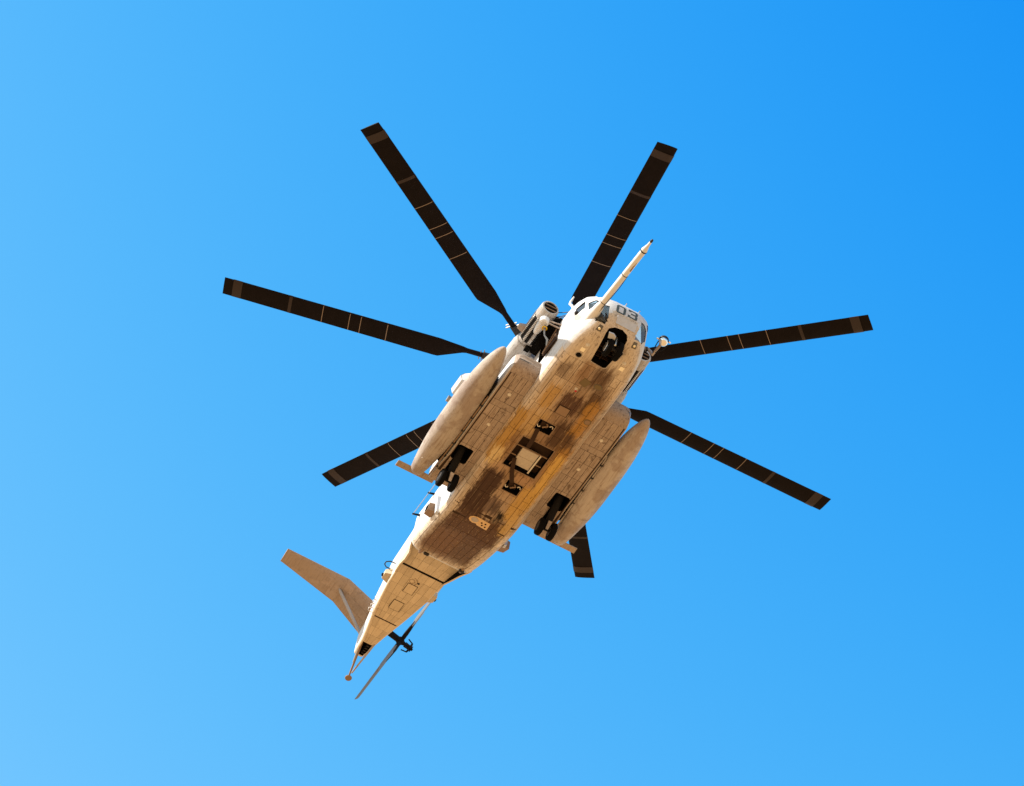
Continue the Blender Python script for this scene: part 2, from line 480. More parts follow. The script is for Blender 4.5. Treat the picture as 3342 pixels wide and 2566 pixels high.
CHIN = [MB().box((6.28, s_*.55 if s_ > 0 else -.92, .36), (6.74, .92 if s_ > 0 else s_*.55, .80)) for s_ in (-1, 1)]
def poly_normal(p):
    n_ = Vector()
    for a_, b_ in zip(p, p[1:] + p[:1]): n_ += (a_ - Vector((5.6, 0, 1.2))).cross(b_ - Vector((5.6, 0, 1.2)))
    n_.normalize()
    c_ = sum(p, Vector())/len(p)
    return n_ if n_.dot(c_ - Vector((5.6, 0, 1.2))) > 0 else -n_
WCUT = []
for nm, p in WINDOWS:
    n_ = poly_normal(p)
    WCUT.append(MB().prism([q + n_*.10 for q in p], -n_*.32))
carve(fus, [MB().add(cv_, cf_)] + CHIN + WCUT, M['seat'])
for nm, p in WINDOWS:
    n_ = poly_normal(p); c_ = sum(p, Vector())/len(p)
    MB().prism([c_ + (q-c_)*1.02 - n_*.015 for q in p], -n_*.010).make(nm, M['glass'], fus)
for y in (-.55, .55):
    q = MB(); q.box((5.25, y-.26, .70), (5.75, y+.26, .98)); q.hexa([(5.10, y-.25, .95), (5.25, y-.25, .95), (5.25, y+.25, .95), (5.10, y+.25, .95), (4.95, y-.22, 1.75), (5.08, y-.22, 1.75), (5.08, y+.22, 1.75), (4.95, y+.22, 1.75)])
    q.box((4.95, y-.12, 1.75), (5.06, y+.12, 1.95)); q.make('pilot_seat', M['seat'], fus)
q = MB(); q.hexa([(6.30, -.85, .66), (6.45, -.85, .66), (6.45, .85, .66), (6.30, .85, .66), (6.15, -.80, 1.45), (6.42, -.80, 1.42), (6.42, .80, 1.42), (6.15, .80, 1.45)]); q.make('instrument_panel', M['black'], fus)
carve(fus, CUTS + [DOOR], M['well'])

# ------------------------------------------------------------------ tail boom and pylon
TAIL = Loft([
    (-7.02, 1.70, 3.08, 1.235, .05, .5), (-7.3, 1.74, 3.16, 1.17, .05, .5), (-7.7, 1.80, 3.28, 1.04, .05, .44), (-8.3, 1.91, 3.40, .955, .06, .38),
    (-8.83, 2.01, 3.48, .905, .06, .34), (-10.05, 2.03, 3.52, .845, .08, .32), (-11.05, 2.12, 3.50, .71, .10, .30), (-11.9, 2.20, 3.48, .585, .12, .26),
    (-12.8, 2.21, 3.46, .40, .13, .2), (-13.35, 2.21, 3.44, .30, .13, .15), (-13.9, 2.25, 3.42, .24, .12, .12), (-14.25, 2.33, 3.4, .19, .10, .1), (-14.4, 2.5, 3.3, .12, .06, .06)])
tv, tf = TAIL.mesh(fill_x(TAIL.tab, .6), VSAMP)
tm = []
for f in tf:
    c = sum((tv[i] for i in f), Vector()) / len(f)
    par = lerp_tab(TAIL.tab, c.x)
    flat = abs(c.y) < par[2] - par[3]*.95 and c.z < par[0] + .2
    tm.append((1 if -13.3 < c.x < -7.1 else 0) if flat else (2 if c.z > par[0] + .10 else 0))
boom = mk('tail_boom', tv, tf, M['tail'], heli, True, [M['tail'], M['joint'], M['paint']], tm)
carve(boom, [slab([(-13.38, -.21), (-13.38, .21), (-14.15, .13), (-14.15, -.13)], 2.0, 2.75)], M['well'])
# skirts: the side walls hang below the recessed ramp door
for sg in (-1, 1):
    low = [(-7.09, 1.25, 1.27), (-7.3, 1.19, 1.32), (-7.7, 1.055, 1.42), (-8.3, .968, 1.66), (-8.95, .912, 2.0), (-9.4, .885, 2.02)]
    v = []
    for x, y, z in low:
        zt = lerp_tab(TAIL.tab, x)[0] + .20
        w = lerp_tab(TAIL.tab, x)[2] + .012
        v += [(x, sg*y, z), (x, sg*w, zt), (x, sg*(w-.06), zt), (x, sg*(y-.07), z)]
    f = []
    for i in range(len(low)-1):
        for k in range(4): f.append((i*4+k, i*4+(k+1) % 4, i*4+4+(k+1) % 4, i*4+4+k))
    f += [(0, 1, 2, 3), tuple(len(v)-4+k for k in range(4))]
    mk('ramp_skirt', v, f, M['tail'], heli, True, [M['tail'], M['well']], [1 if (k % 4 == 2 and k < 4*(len(low)-1)) else 0 for k in range(len(f))])  # inner faces near-black: the shade inside the ramp recess put into their colour

# canted tail pylon
CANT = R(20)
PUP = Vector((0, math.sin(CANT), math.cos(CANT)))       # up along the pylon
PN = Vector((0, math.cos(CANT), -math.sin(CANT)))       # towards the tail rotor
PB = Vector((0, 0, 2.85))
def wing(sections, npt=14):
    """sections: (origin of leading edge, chord vector, thickness vector)"""
    prof = []
    for i in range(npt+1):
        c = .5*(1-math.cos(math.pi*i/npt))
        prof.append((c, .5*(2.969*math.sqrt(c)-1.26*c-3.516*c*c+2.843*c**3-1.036*c**4)))
    loop = [(c, t) for c, t in prof] + [(c, -t) for c, t in prof[-2:0:-1]]
    v = []; f = []; k = len(loop)
    for o, ch, th in sections:
        for c, t in loop: v.append(Vector(o) + Vector(ch)*c + Vector(th)*t)
    for i in range(len(sections)-1):
        for j in range(k): f.append((i*k+j, i*k+(j+1) % k, (i+1)*k+(j+1) % k, (i+1)*k+j))
    f.append(tuple(range(k))); f.append(tuple((len(sections)-1)*k+j for j in range(k-1, -1, -1)))
    return v, f
secs = []
for h, xl, ch, th in ((0, -11.6, 3.1, .62), (.5, -12.2, 2.75, .56), (1.4, -13.25, 2.15, .50), (2.2, -14.05, 1.85, .46), (2.75, -14.5, 1.75, .42), (2.95, -14.75, 1.4, .2)):
    secs.append((PB + PUP*h + Vector((xl, 0, 0)), (-ch, 0, 0), PN*th))
v, f = wing(secs)
pylon = mk('tail_pylon', v, f, M['paint'], heli, True)

# gull-winged stabiliser on the starboard side of the pylon, with its strut
KL, KT = Vector((-13.45, -1.27, 5.02)), Vector((-14.80, -1.30, 4.98))
TL, TT = Vector((-13.42, -3.89, 5.02)), Vector((-14.12, -3.87, 4.98))
RL, RT = Vector((-13.62, .46, 4.40)), Vector((-15.34, .46, 4.36))
UPV = Vector((0, 0, 1)); INV = Vector((0, .34, .94)) 
st_s = [(RL, RT-RL, INV*.22), (KL, KT-KL, (UPV+INV).normalized()*.19), (TL+(KL-TL)*.04, (TT-TL)*1.02, UPV*.11), (TL, TT-TL, UPV*.06)]
v, f = wing(st_s)
stab = mk('horizontal_stabilizer', v, f, M['stab'], heli, True)
A, B = Vector((-14.02, -1.42, 4.93)), Vector((-14.55, .12, 3.55))
MB().tube([A, A.lerp(B, .06), A.lerp(B, .94), B], [.03, .062, .062, .03], 10).make('strut', M['tubeblue'], stab, True)

# ------------------------------------------------------------------ upper deck: transmission and centre-engine fairing
DECK = Loft([
    (4.35, 2.60, 2.72, .35, .02, .06), (3.9, 2.58, 3.05, .62, .02, .3), (3.0, 2.58, 3.45, .85, .02, .45), (1.6, 2.58, 3.72, .95, .02, .5),
    (-1.2, 2.58, 3.80, .95, .02, .5), (-3.2, 2.58, 3.70, .85, .02, .5), (-5.2, 2.6, 3.45, .70, .02, .4), (-7.0, 2.8, 3.2, .5, .02, .2), (-7.8, 3.0, 3.1, .35, .02, .05)])
v, f = DECK.mesh(fill_x(DECK.tab, .6), VSAMP)
mk('engine_fairing', v, f, M['paint'], heli, True)

# ------------------------------------------------------------------ sponsons, tanks
for sg in (-1, 1):
    SP = [(3.24, .72, .95, .10), (3.20, .56, 1.06, .0), (3.08, .43, 1.14, .0), (2.85, .345, 1.2, 0), (2.4, .31, 1.24, 0), (1.0, .285, 1.26, 0),
          (-1.6, .275, 1.26, 0), (-2.6, .32, 1.24, 0), (-3.05, .38, 1.2, 0), (-3.26, .46, 1.12, 0)]
    v = []; f = []; fmm = []
    yo0 = 2.32; yi = 1.20
    for x, zb, zt, e in SP:
        yo = {3.24: 2.18, 3.20: 2.24, 3.08: 2.31}.get(x, 2.34 if x > -2 else 2.40)
        rb, rt, kk = (.06, .22, 4)
        pts = [(yi, zb+.02*0), (yo-rb, zb)]
        pts += [(yo-rb+rb*math.sin(a), zb+rb-rb*math.cos(a)) for a in [math.pi/2*(i+1)/kk for i in range(kk)]]
        pts += [(yo-rt+rt*math.cos(a), zt-rt+rt*math.sin(a)) for a in [math.pi/2*i/kk for i in range(kk+1)]]
        pts += [(yi, zt)]
        n = len(pts)
        v += [(x, sg*y, z) for y, z in pts]
    for i in range(len(SP)-1):
        for k in range(n):
            f.append((i*n+k, i*n+(k+1) % n, (i+1)*n+(k+1) % n, (i+1)*n+k))
            fmm.append((1 if (SP[i][0] < 2.9 and SP[i+1][0] > -3.0) else 0) if k == 0 else (0 if k < 3 or SP[i][0] > 3.1 else 2))
    f.append(tuple(range(n))); f.append(tuple((len(SP)-1)*n+k for k in range(n-1, -1, -1))); fmm += [0, 0]
    sp = mk('sponson', v, f, M['sponson'], heli, True, [M['sponson'], M['joint'], M['paint']], fmm)
    sp['label'] = ('sunlit starboard' if sg < 0 else 'shaded port') + ' sponson with wheel bay'
    BAY = [(-1.09, 1.66), (-1.06, 1.72), (-1.05, 2.18), (-1.12, 2.25), (-1.72, 2.25), (-1.80, 2.20), (-1.82, 2.13), (-2.50, 2.13), (-2.60, 2.10), (-2.60, 1.82), (-1.84, 1.82), (-1.84, 1.70), (-1.76, 1.64)]
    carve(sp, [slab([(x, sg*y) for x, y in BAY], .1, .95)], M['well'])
    if sg < 0: SPON_S = sp
    else: SPON_P = sp
    # external fuel tank
    c0, c1 = Vector((3.42, sg*2.86, .70)), Vector((-3.38, sg*2.88, .50))
    L = (c0-c1).length; ax = (c0-c1).normalized(); prof = []
    for i in range(33):
        t = i/32
        d = (1-math.cos(math.pi*t))/2 * L
        u = d/L
        rr = .485
        if u > .56: q = (u-.56)/.44; rr *= max(0, 1-q**2.1)**.54
        if u < .42: q = (.42-u)/.42; rr *= (1-.56*q**2.0)
        if u < .03: rr *= math.sqrt(max(0, 1-((.03-u)/.03)**2))
        prof.append((d, max(rr, .002)))
    tank = MB().lathe(c1, ax, prof, 28).make('fuel_tank', M['tank'], heli, 'all')
    tank['label'] = 'long torpedo-shaped fuel tank beside the ' + ('starboard' if sg < 0 else 'port') + ' sponson'
    MB().box((-3.46, sg*2.88-.74, .485), (-3.19, sg*2.88+.74, .525)).make('tail_fin', M['sponson'], tank)
    MB().hexa([(-2.55, sg*2.30, .50), (1.95, sg*2.30, .50), (1.70, sg*2.60, .62), (-2.30, sg*2.60, .58),
               (-2.55, sg*2.30, .95), (1.95, sg*2.30, .95), (1.70, sg*2.60, .95), (-2.30, sg*2.60, .90)]).make('pylon', M['black'], tank)  # tank pylon stretched and blackened, painting in the shade between tank and sponson
    for d_ in (.09, .27, .5, .73):
        r0 = min(prof, key=lambda q: abs(q[0]-d_*L))
        MB().lathe(c1 + ax*r0[0], ax, [(-.012, r0[1]-.004), (-.012, r0[1]+.004), (.012, r0[1]+.004), (.012, r0[1]-.004)], 28).make('seam_band', M['tank'], tank, True)
    for x, y, z in ((-1.9, 2.86, .14), (-2.35, 3.02, .19), (.2, 2.80, .13)):
        MB().lathe((x, sg*y, z), (0, 0, -1), [(-.03, .055), (0, .05), (.012, .03)], 12).make('filler_cap', M['tank'], tank)

# ------------------------------------------------------------------ engine nacelles with particle separators
for sg in (-1, 1):
    yc, zc = sg*1.85, 2.62
    prof = [(-1.75, .26), (-1.6, .35), (-1.0, .41), (0, .43), (1.6, .43), (2.3, .42), (2.55, .37), (2.58, .30)]
    nac = MB().lathe((0, yc, zc), (1, 0, 0), prof, 28).make('engine_nacelle', M['engine'], heli, True)
    nac['label'] = ('starboard' if sg < 0 else 'port') + ' engine nacelle with perforated intake filter barrel'
    MB().hexa([(-1.2, sg*.8, 2.45), (2.1, sg*.8, 2.45), (2.1, sg*1.5, 2.5), (-1.2, sg*1.5, 2.5),
               (-1.2, sg*.8, 2.95), (2.1, sg*.8, 2.95), (2.1, sg*1.5, 2.9), (-1.2, sg*1.5, 2.9)]).make('nacelle_mount', M['paint'], nac)
    MB().hexa([(2.35, sg*.9, 2.30), (4.12, sg*.95, 2.30), (4.06, sg*1.62, 2.34), (2.40, sg*1.66, 2.30),
               (2.35, sg*.9, 2.85), (4.12, sg*.95, 2.75), (4.02, sg*1.62, 2.70), (2.40, sg*1.66, 2.80)]).make('gearbox_fairing', M['well'], nac)
    # exhaust turned outboard
    e = MB()
    ex = [(2.15, 2.80), (2.62, 2.72), (2.86, 2.86), (2.93, 3.06), (2.80, 3.26), (2.15, 3.34)]
    e.prism([(-1.30, sg*y, z) for y, z in ex], (.75, 0, 0))
    e.prism([(-.55, sg*(y-.03), z) for y, z in ex[1:5]], (.22, -sg*.25, 0))
    e.make('exhaust_duct', M['paint'], nac)
    MB().tube([(-1.72, sg*2.2, 2.90), (-1.72, sg*2.86, 3.0)], [.13, .12], 12).make('exhaust_stub', M['dullsteel'], nac, True)
    # filter barrel
    bar = MB().lathe((2.5, yc, zc), (1, 0, 0), [(0, .29), (.12, .33), (.2, .335), (1.40, .335), (1.46, .345), (1.80, .335), (1.86, .31), (1.87, .26), (1.70, .25), (1.60, .08)], 32, 0)
    bar.make('particle_separator', M['engine'], nac, True)
    st = MB(); wh = MB()
    P = lambda x, a, rr: Vector((x, yc + sg*rr*math.cos(a), zc + rr*math.sin(a)))
    A0, A1, NS = R(-84), R(262), 32
    for j in range(NS):                      # dark perforated sleeve
        a0, a1 = A0 + (A1-A0)*j/NS, A0 + (A1-A0)*(j+1)/NS
        st.hexa([P(2.72, a0, .326), P(3.86, a0, .326), P(3.86, a1, .326), P(2.72, a1, .326), P(2.72, a0, .343), P(3.86, a0, .343), P(3.86, a1, .343), P(2.72, a1, .343)])
    for q, a in enumerate([R(-60 + 40*i) for i in range(9)]):      # zigzag rows of white swirl tubes
        for h in range(2):
            for i in range(15):
                x = 2.77 + i*.076 + h*.038
                aa = a + h*R(7.5)
                t = Vector((0, -math.sin(aa)*sg, math.cos(aa))); nn = Vector((0, sg*math.cos(aa), math.sin(aa)))
                c = P(x, aa, .336)
                v = [c + Vector((dx*.030, 0, 0)) + t*(dy*.030) for dx, dy in ((-1, 0), (0, -1), (1, 0), (0, 1))]
                wh.add(v + [p + nn*.024 for p in v], [(0, 1, 2, 3), (4, 5, 6, 7), (0, 1, 5, 4), (1, 2, 6, 5), (2, 3, 7, 6), (3, 0, 4, 7)])
    st.make('filter_screen', M['black'], nac)
    o = wh.make('filter_tubes', M['white'], nac); o['kind'] = 'stuff'
    # intake mouth vanes
    iv = MB()
    for dz in (-.09, .09):
        iv.box((4.30, yc-.22, zc+dz-.012), (4.365, yc+.22, zc+dz+.012))
    iv.make('intake_vane', M['bronze'], nac)
    MB().lathe((4.325, yc, zc), (1, 0, 0), [(0, .275), (.012, .275)], 24).make('intake_mouth', M['well'], nac)
    # small dark vent on the belly of the nacelle
    MB().box((2.42, -1.86 if sg < 0 else 1.66, zc-.41), (2.66, -1.66 if sg < 0 else 1.86, zc-.33)).make('vent', M['well'], nac)

# ------------------------------------------------------------------ main rotor
HUB = Vector((-.084, 0, 4.725))
MB().tube([(-.084, 0, 3.6), (-.084, 0, 4.3)], [.42, .26], 20).make('rotor_mast', M['dullsteel'], heli, True)
hub = MB().lathe(HUB + Vector((0, 0, -.30)), (0, 0, 1), [(0, .28), (.08, .55), (.2, .72), (.38, .72), (.5, .5), (.72, .34), (.78, .1)], 28).make('rotor_hub', M['dark'], heli, True)
MB().lathe(HUB + Vector((0, 0, -.72)), (0, 0, 1), [(0, .4), (.05, .62), (.16, .62), (.2, .4)], 28).make('swash_plate', M['dullsteel'], hub, True)
PHASE = 5.2515; FLAP = (.092, -.203, -.065, .196, -.051, .082, .005); LAG = (.003, .007, .009, -.021, -.008, -.001, .011)
TILT = (-.121, .018); CONE = .98; RAD = 12.04
def blade_mesh():
    """blade along +X, leading edge towards +Y (turns anticlockwise seen from above)"""
    st = [(2.25, .10, -.10, .15), (2.95, .10, -.10, .13), (3.10, .13, -.14, .12), (3.95, .205, -.545, .10), (4.1, .205, -.555, .095), (8.0, .205, -.555, .085), (11.3, .205, -.555, .08), (12.04, .19, -.555, .05)]
    secs = []
    for r, le, te, th in st:
        tw = R(11.0 - 8.0*(r-2.2)/9.8)
        ch = Vector((0, math.cos(tw), math.sin(tw)))
        secs.append((Vector((r, 0, 0)) + ch*le, ch*(te-le), Vector((0, -math.sin(tw), math.cos(tw)))*th))
    return wing(secs, 10), st
(bv, bf), bst = blade_mesh()
def band(r0, r1):
    v = []; f = []
    for r in (r0, r1):
        tw = R(11.0 - 8.0*(r-2.2)/9.8); ch = Vector((0, math.cos(tw), math.sin(tw))); th = Vector((0, -math.sin(tw), math.cos(tw)))
        lo = []
        for c in [i/10 for i in range(11)]:
            t = .5*(2.969*math.sqrt(c)-1.26*c-3.516*c*c+2.843*c**3-1.036*c**4)*.092
            lo.append((c, t+.004))
        v += [Vector((r, 0, 0)) + ch*(.209-.766*c) - th*t for c, t in lo] + [Vector((r, 0, 0)) + ch*(.209-.766*c) + th*t for c, t in lo[::-1]]
    n = len(v)//2
    for k in range(n): f.append((k, (k+1) % n, n+(k+1) % n, n+k))
    return v, f
protos = {}
for i in range(7):
    a = PHASE + i*2*math.pi/7 + LAG[i] + .0145
    vx, vy = RAD*math.cos(a), RAD*math.sin(a)
    z = CONE + FLAP[i] + TILT[0]*vx + TILT[1]*vy
    kk = math.sqrt(1-(z/RAD)**2)
    d = Vector((vx*kk, vy*kk, z)).normalized()
    rt = Matrix.Rotation(a, 4, 'Z') @ Matrix.Rotation(-math.asin(d.z), 4, 'Y')
    if not protos:
        o = mk('rotor_blade', bv, bf, M['blade'], heli, True)
        protos['blade'] = o
        kids = []
        for r0, w in ((5.91, .024), (6.90, .024), (7.32, .024), (8.32, .024)):
            v, f = band(r0-w/2, r0+w/2); kids.append(mk('stripe', v, f, M['stripe'], o, True))
        v, f = band(9.48, 9.60); kids.append(mk('stripe', v, f, M['tip'], o, True))
        v, f = band(11.36, 11.70); kids.append(mk('tip_band', v, f, M['tip'], o, True))
        kids.append(MB().tube([(.6, 0, 0), (1.2, 0, 0), (1.25, 0, 0), (2.35, 0, 0)], [.2, .2, .15, .13], 12).make('blade_cuff', M['dark'], o, True))
        q = MB(); q.tube([(.7, .34, -.12), (1.75, .22, -.05)], [.085, .06], 8); kids.append(q.make('lag_damper', M['dullsteel'], o, True))
        q = MB()
        for x, s_ in ((2.30, .26), (2.42, .2), (2.36, -.28), (2.46, -.22)):
            q.box((x, min(0, s_), -.02), (x+.03, max(0, s_), .02))
        kids.append(q.make('fold_pins', M['dullsteel'], o))
    else:
        o = protos['blade'].copy(); COL.objects.link(o); o.parent = heli
        for kd in kids:
            c = kd.copy(); COL.objects.link(c); c.parent = o
    o.matrix_local = Matrix.Translation(HUB) @ rt

# ------------------------------------------------------------------ tail rotor
PN = Vector((0, math.cos(R(17)), -math.sin(R(17)))); PUP = Vector((0, math.sin(R(17)), math.cos(R(17))))
TRH = Vector((-15.2, 1.78, 5.08))
sh0 = TRH - PN*1.05
gear = MB().tube([sh0, TRH - PN*.12], [.13, .12], 16).make('tail_rotor_shaft', M['black'], heli, True)
trh = MB().lathe(TRH - PN*.16, PN, [(0, .10), (.06, .15), (.22, .15), (.28, .09), (.40, .06), (.42, .02)], 20).make('tail_rotor_hub', M['black'], heli, True)
sp_ = MB()
for k in range(4):
    a = R(15 + 90*k + 45)
    d = Vector((-math.cos(a), 0, 0)) - PUP*math.sin(a)
    sp_.tube([TRH + PN*.48, TRH + PN*.42 + d*.20, TRH + PN*.2 + d*.26], [.03, .03, .025], 8)
sp_.tube([TRH + PN*.2, TRH + PN*.56], [.05, .05], 10)
for rr_, hh in ((.17, .40), (.11, .50)):
    sp_.tube([TRH + PN*hh + (Vector((1, 0, 0))*math.cos(a_) + PUP*math.sin(a_))*rr_ for a_ in [2*math.pi*k_/14 for k_ in range(15)]], .018, 6)
sp_.make('pitch_spider', M['black'], trh, True)
for k in range(4):
    a = R(15 + 90*k)
    d = (Vector((-1, 0, 0))*math.cos(a) - PUP*math.sin(a)).normalized()
    t = PN.cross(d).normalized()
    secs = []
    for r_, ch, th in ((.62, .16, .08), (.80, .20, .07), (1.0, .37, .05), (3.0, .37, .035), (3.05, .30, .02)):
        tw = R(20 - 6*r_/3)
        cv = (t*math.cos(tw) + PN*math.sin(tw)); nv = (PN*math.cos(tw) - t*math.sin(tw))
        secs.append((TRH + d*r_ + cv*(ch*.3), -cv*ch, nv*th))
    v, f = wing(secs, 8)
    tb = mk('tail_rotor_blade', v, f, M['tailblade'], heli, True)
    q = MB().tube([TRH + d*.1, TRH + d*.4, TRH + d*.7, TRH + d*1.05], [.075, .085, .07, .04], 10)
    q.box(tuple(TRH + d*.45 - Vector((.06, .06, .06))), tuple(TRH + d*.45 + Vector((.06, .06, .06))))
    q.make('blade_grip', M['black'], tb, True)

# ------------------------------------------------------------------ riveted skin panels, each a thin plate standing proud of the shell
def plate(loft, x0, x1, ya, yb, name, mat, parent, off=.007):
    """patch between stations x0 > x1 and signed section parameters ya..yb (sign = side)"""
    nx = max(1, round((x0-x1)/.35))
    xs = [x0 + (x1-x0)*i/nx for i in range(nx+1)]
    lo, hi = min(abs(ya), abs(yb)), max(abs(ya), abs(yb))
    nv = 1 if hi <= VS[0]+1e-6 or (lo >= VS[1]-1e-6 and hi <= VS[2]) else 4
    vs_ = [ya + (yb-ya)*i/nv for i in range(nv+1)]
    top = [[loft.p(x, abs(v), 1 if v >= 0 else -1, off) for v in vs_] for x in xs]
    bot = [[loft.p(x, abs(v), 1 if v >= 0 else -1, -.012) for v in vs_] for x in xs]
    R_, C_ = nx+1, nv+1
    V = [p for r_ in top for p in r_] + [p for r_ in bot for p in r_]
    F = []; B = R_*C_
    for i in range(nx):
        for j in range(nv):
            a = i*C_+j; F.append((a, a+1, a+1+C_, a+C_)); F.append((B+a, B+a+C_, B+a+1+C_, B+a+1))
    edge = [j for j in range(C_)] + [i*C_+nv for i in range(1, R_)] + [nx*C_+j for j in range(nv-1, -1, -1)] + [i*C_ for i in range(nx-1, 0, -1)]
    for a, b in zip(edge, edge[1:] + edge[:1]): F.append((a, B+a, B+b, b))
    o = mk(name, V, F, mat, parent)
    return o
HB = [(min(x for x, y in p), max(x for x, y in p), min(y for x, y in p), max(y for x, y in p), slab(p, -.4, .5)) for p, d in BELLY_HOLES]
def trim(o, holes):
    xs = [v.co.x for v in o.data.vertices]; ys = [v.co.y for v in o.data.vertices]
    cut = [h[4] for h in holes if min(xs) < h[1] and max(xs) > h[0] and min(ys) < h[3] and max(ys) > h[2]]
    if cut:
        carve(o, cut, M['joint'])
        if len(o.data.polygons) == 0:
            bpy.data.objects.remove(o)
            return None
        bm = bmesh.new(); bm.from_mesh(o.data); bm.verts.ensure_lookup_table()
        seen = {}; groups = []
        for v0 in bm.verts:
            if v0.index in seen: continue
            stack = [v0]; seen[v0.index] = len(groups); g_ = set()
            while stack:
                q = stack.pop(); g_.add(q.index)
                for e in q.link_edges:
                    w = e.other_vert(q)
                    if w.index not in seen: seen[w.index] = len(groups); stack.append(w)
            groups.append(g_)
        if len(groups) > 1:                      # a plate cut in two by a hatch becomes two plates
            for g_ in groups[1:]:
                b2 = bm.copy(); b2.verts.ensure_lookup_table()
                bmesh.ops.delete(b2, geom=[v for v in b2.verts if v.index not in g_], context='VERTS')
                me2 = o.data.copy(); b2.to_mesh(me2); b2.free()
                o2 = o.copy(); o2.data = me2; COL.objects.link(o2)
            bmesh.ops.delete(bm, geom=[v for v in bm.verts if v.index not in groups[0]], context='VERTS')
            bm.to_mesh(o.data)
        bm.free()
    return o
G = .0075     # half joint width
rows = [4.96, 4.52, 3.92, 3.42, 2.86, 2.40, 1.90, 1.42, .90, .36, -.22, -.80, -1.36, -1.90, -2.31, -2.90, -3.46, -4.06, -4.67, -5.28, -5.86, -6.42, -7.02]
def gv(v):   # joint half width expressed in the section parameter
    return G/1.05*VS[0] if abs(v) < VS[0]+1e-6 else G/.47*(VS[1]-VS[0])
strips = [-.40, -.33, -.26, -.195, -.13, -.065, 0, .065, .13, .195, .26, .33, .40]
rg = random.Random(3)
done = set()
for j in range(len(strips)-1):
    i = 0
    # staggered cross joints: each strip merges some of its neighbouring bays
    while i < len(rows)-1:
        if (i, j) in done: i += 1; continue
        n_ = 1; want = rg.choice((1, 1, 2, 2, 3))
        while n_ < want and i+n_ < len(rows)-1 and rows[i+n_] not in (-2.31, -4.67) and (i+n_, j) not in done: n_ += 1
        j2 = j+1
        if n_ == 1 and rg.random() < .12 and j+2 < len(strips) and abs(strips[j+2]) <= VS[0]+1e-6 and abs(strips[j]) <= VS[0]+1e-6 and strips[j] * strips[j+2] >= 0:
            j2 = j+2; done.add((i, j+1))
        x0, x1, a, b = rows[i], rows[i+n_], strips[j], strips[j2]
        o = plate(FUS, x0-.007, x1+.007, a+gv((a+b)/2), b-gv((a+b)/2), 'skin_panel', M['belly'], fus, .006+rg.random()*.005)
        trim(o, HB)
        i += n_
# tail: ramp door, then boom underside behind the hinge gap
trow = [[-7.12, -7.65, -8.22, -8.78], [-8.88, -9.32, -9.87, -10.46, -11.05, -11.52, -11.92], [-11.97, -12.45, -12.90, -13.34]]
tstr = [-.26, -.175, -.0875, 0, .0875, .175, .26]
for blk, rws in enumerate(trow):
    ts = tstr if blk < 2 else [-.26, -.13, .13, .26]
    for x0, x1 in zip(rws, rws[1:]):
        for a, b in zip(ts, ts[1:]):
            w = max(.25, lerp_tab(TAIL.tab, (x0+x1)/2)[2])
            g_ = .0045/w*VS[0]
            o = plate(TAIL, x0-.004, x1+.004, a+g_, b-g_, 'skin_panel', M['tail'], boom, (.005 if blk < 2 else .012)+rg.random()*.004)
            if x1 < -13.3: trim(o, [(-14.15, -13.38, -.21, .21, slab([(-13.38, -.21), (-13.38, .21), (-14.15, .13), (-14.15, -.13)], 2.0, 2.75))])
MB().box((-8.865, -.885, 1.985), (-8.795, .885, 2.004)).make('hinge_gap_shade', M['well'], boom)  # dark strip painting in the shade of the open gap behind the ramp door
# inspection plates on the boom
for (x0, x1, y0, y1, z) in ((-9.60, -10.06, -.20, .16, 2.012), (-10.68, -11.15, -.24, .15, 2.075)):
    q = MB().box((x1, y0, z-.012), (x0, y1, z+.02)); q.make('access_plate', M['tail'], boom)
    MB().box((x1-.02, y0-.02, z-.004), (x0+.02, y1+.02, z+.02)).make('plate_rim', M['joint'], boom)
q = MB()
for r_ in (.10, .20):
    q.tube([(-9.45 + r_*math.cos(a), -.13 + r_*math.sin(a), 2.013) for a in [2*math.pi*k/24 for k in range(25 if r_ < .15 else 14)]], .010, 6)
q.make('drain_ring', M['bronze'], boom, True)
MB().lathe((-9.42, .12, 2.02), (0, 0, -1), [(0, .05), (.02, .045), (.03, .02)], 12).make('drain_cap', M['dark'], boom)
# sponson undersides
for sg, sp in ((-1, SPON_S), (1, SPON_P)):
    BAYB = (-2.60, -1.05, min(sg*1.64, sg*2.25), max(sg*1.64, sg*2.25), slab([(x, sg*y) for x, y in BAY], .1, .6))
    srow = [2.86, 2.15, 1.51, 1.23, .66, -.15, -.92, -1.6, -2.35, -3.04]
    sstr = [1.352, 1.58, 1.80, 2.03, 2.235]
    def zs(x):
        for p, q in zip(SP, SP[1:]):
            if p[0] >= x >= q[0]: return p[1] + (q[1]-p[1])*(p[0]-x)/(p[0]-q[0])
    for x0, x1 in zip(srow, srow[1:]):
        for y0, y1 in zip(sstr, sstr[1:]):
            if x0 == 1.51 and y0 != 1.352: continue
            yb = y1 if x0 != 1.51 else 2.235
            d = .006 + rg.random()*.006
            xs = [x0-G, (x0+x1)/2, x1+G]
            q = MB()
            v = []
            for x in xs:
                z = zs(max(min(x, 3.2), -3.2))
                v += [(x, sg*(y0+G), z-d), (x, sg*(yb-G), z-d), (x, sg*(yb-G), z+.015), (x, sg*(y0+G), z+.015)]
            f = [(k, (k+1) % 4, 4*i+4+(k+1) % 4, 4*i+4+k) if i == 0 else (4*i+k, 4*i+(k+1) % 4, 4*i+4+(k+1) % 4, 4*i+4+k) for i in range(2) for k in range(4)]
            f += [(0, 1, 2, 3), (8, 9, 10, 11)]
            q.add(v, f)
            o = q.make('skin_panel', M['sponson'], sp)
            trim(o, [BAYB])
    for x, y in ((1.95, 1.83), (.32, 1.80)):
        MB().lathe((x, sg*y, .285), (0, 0, -1), [(0, .075), (.012, .07), (.04, .045), (.052, .012)], 16).make('dome_light', M['dome'], sp, True)


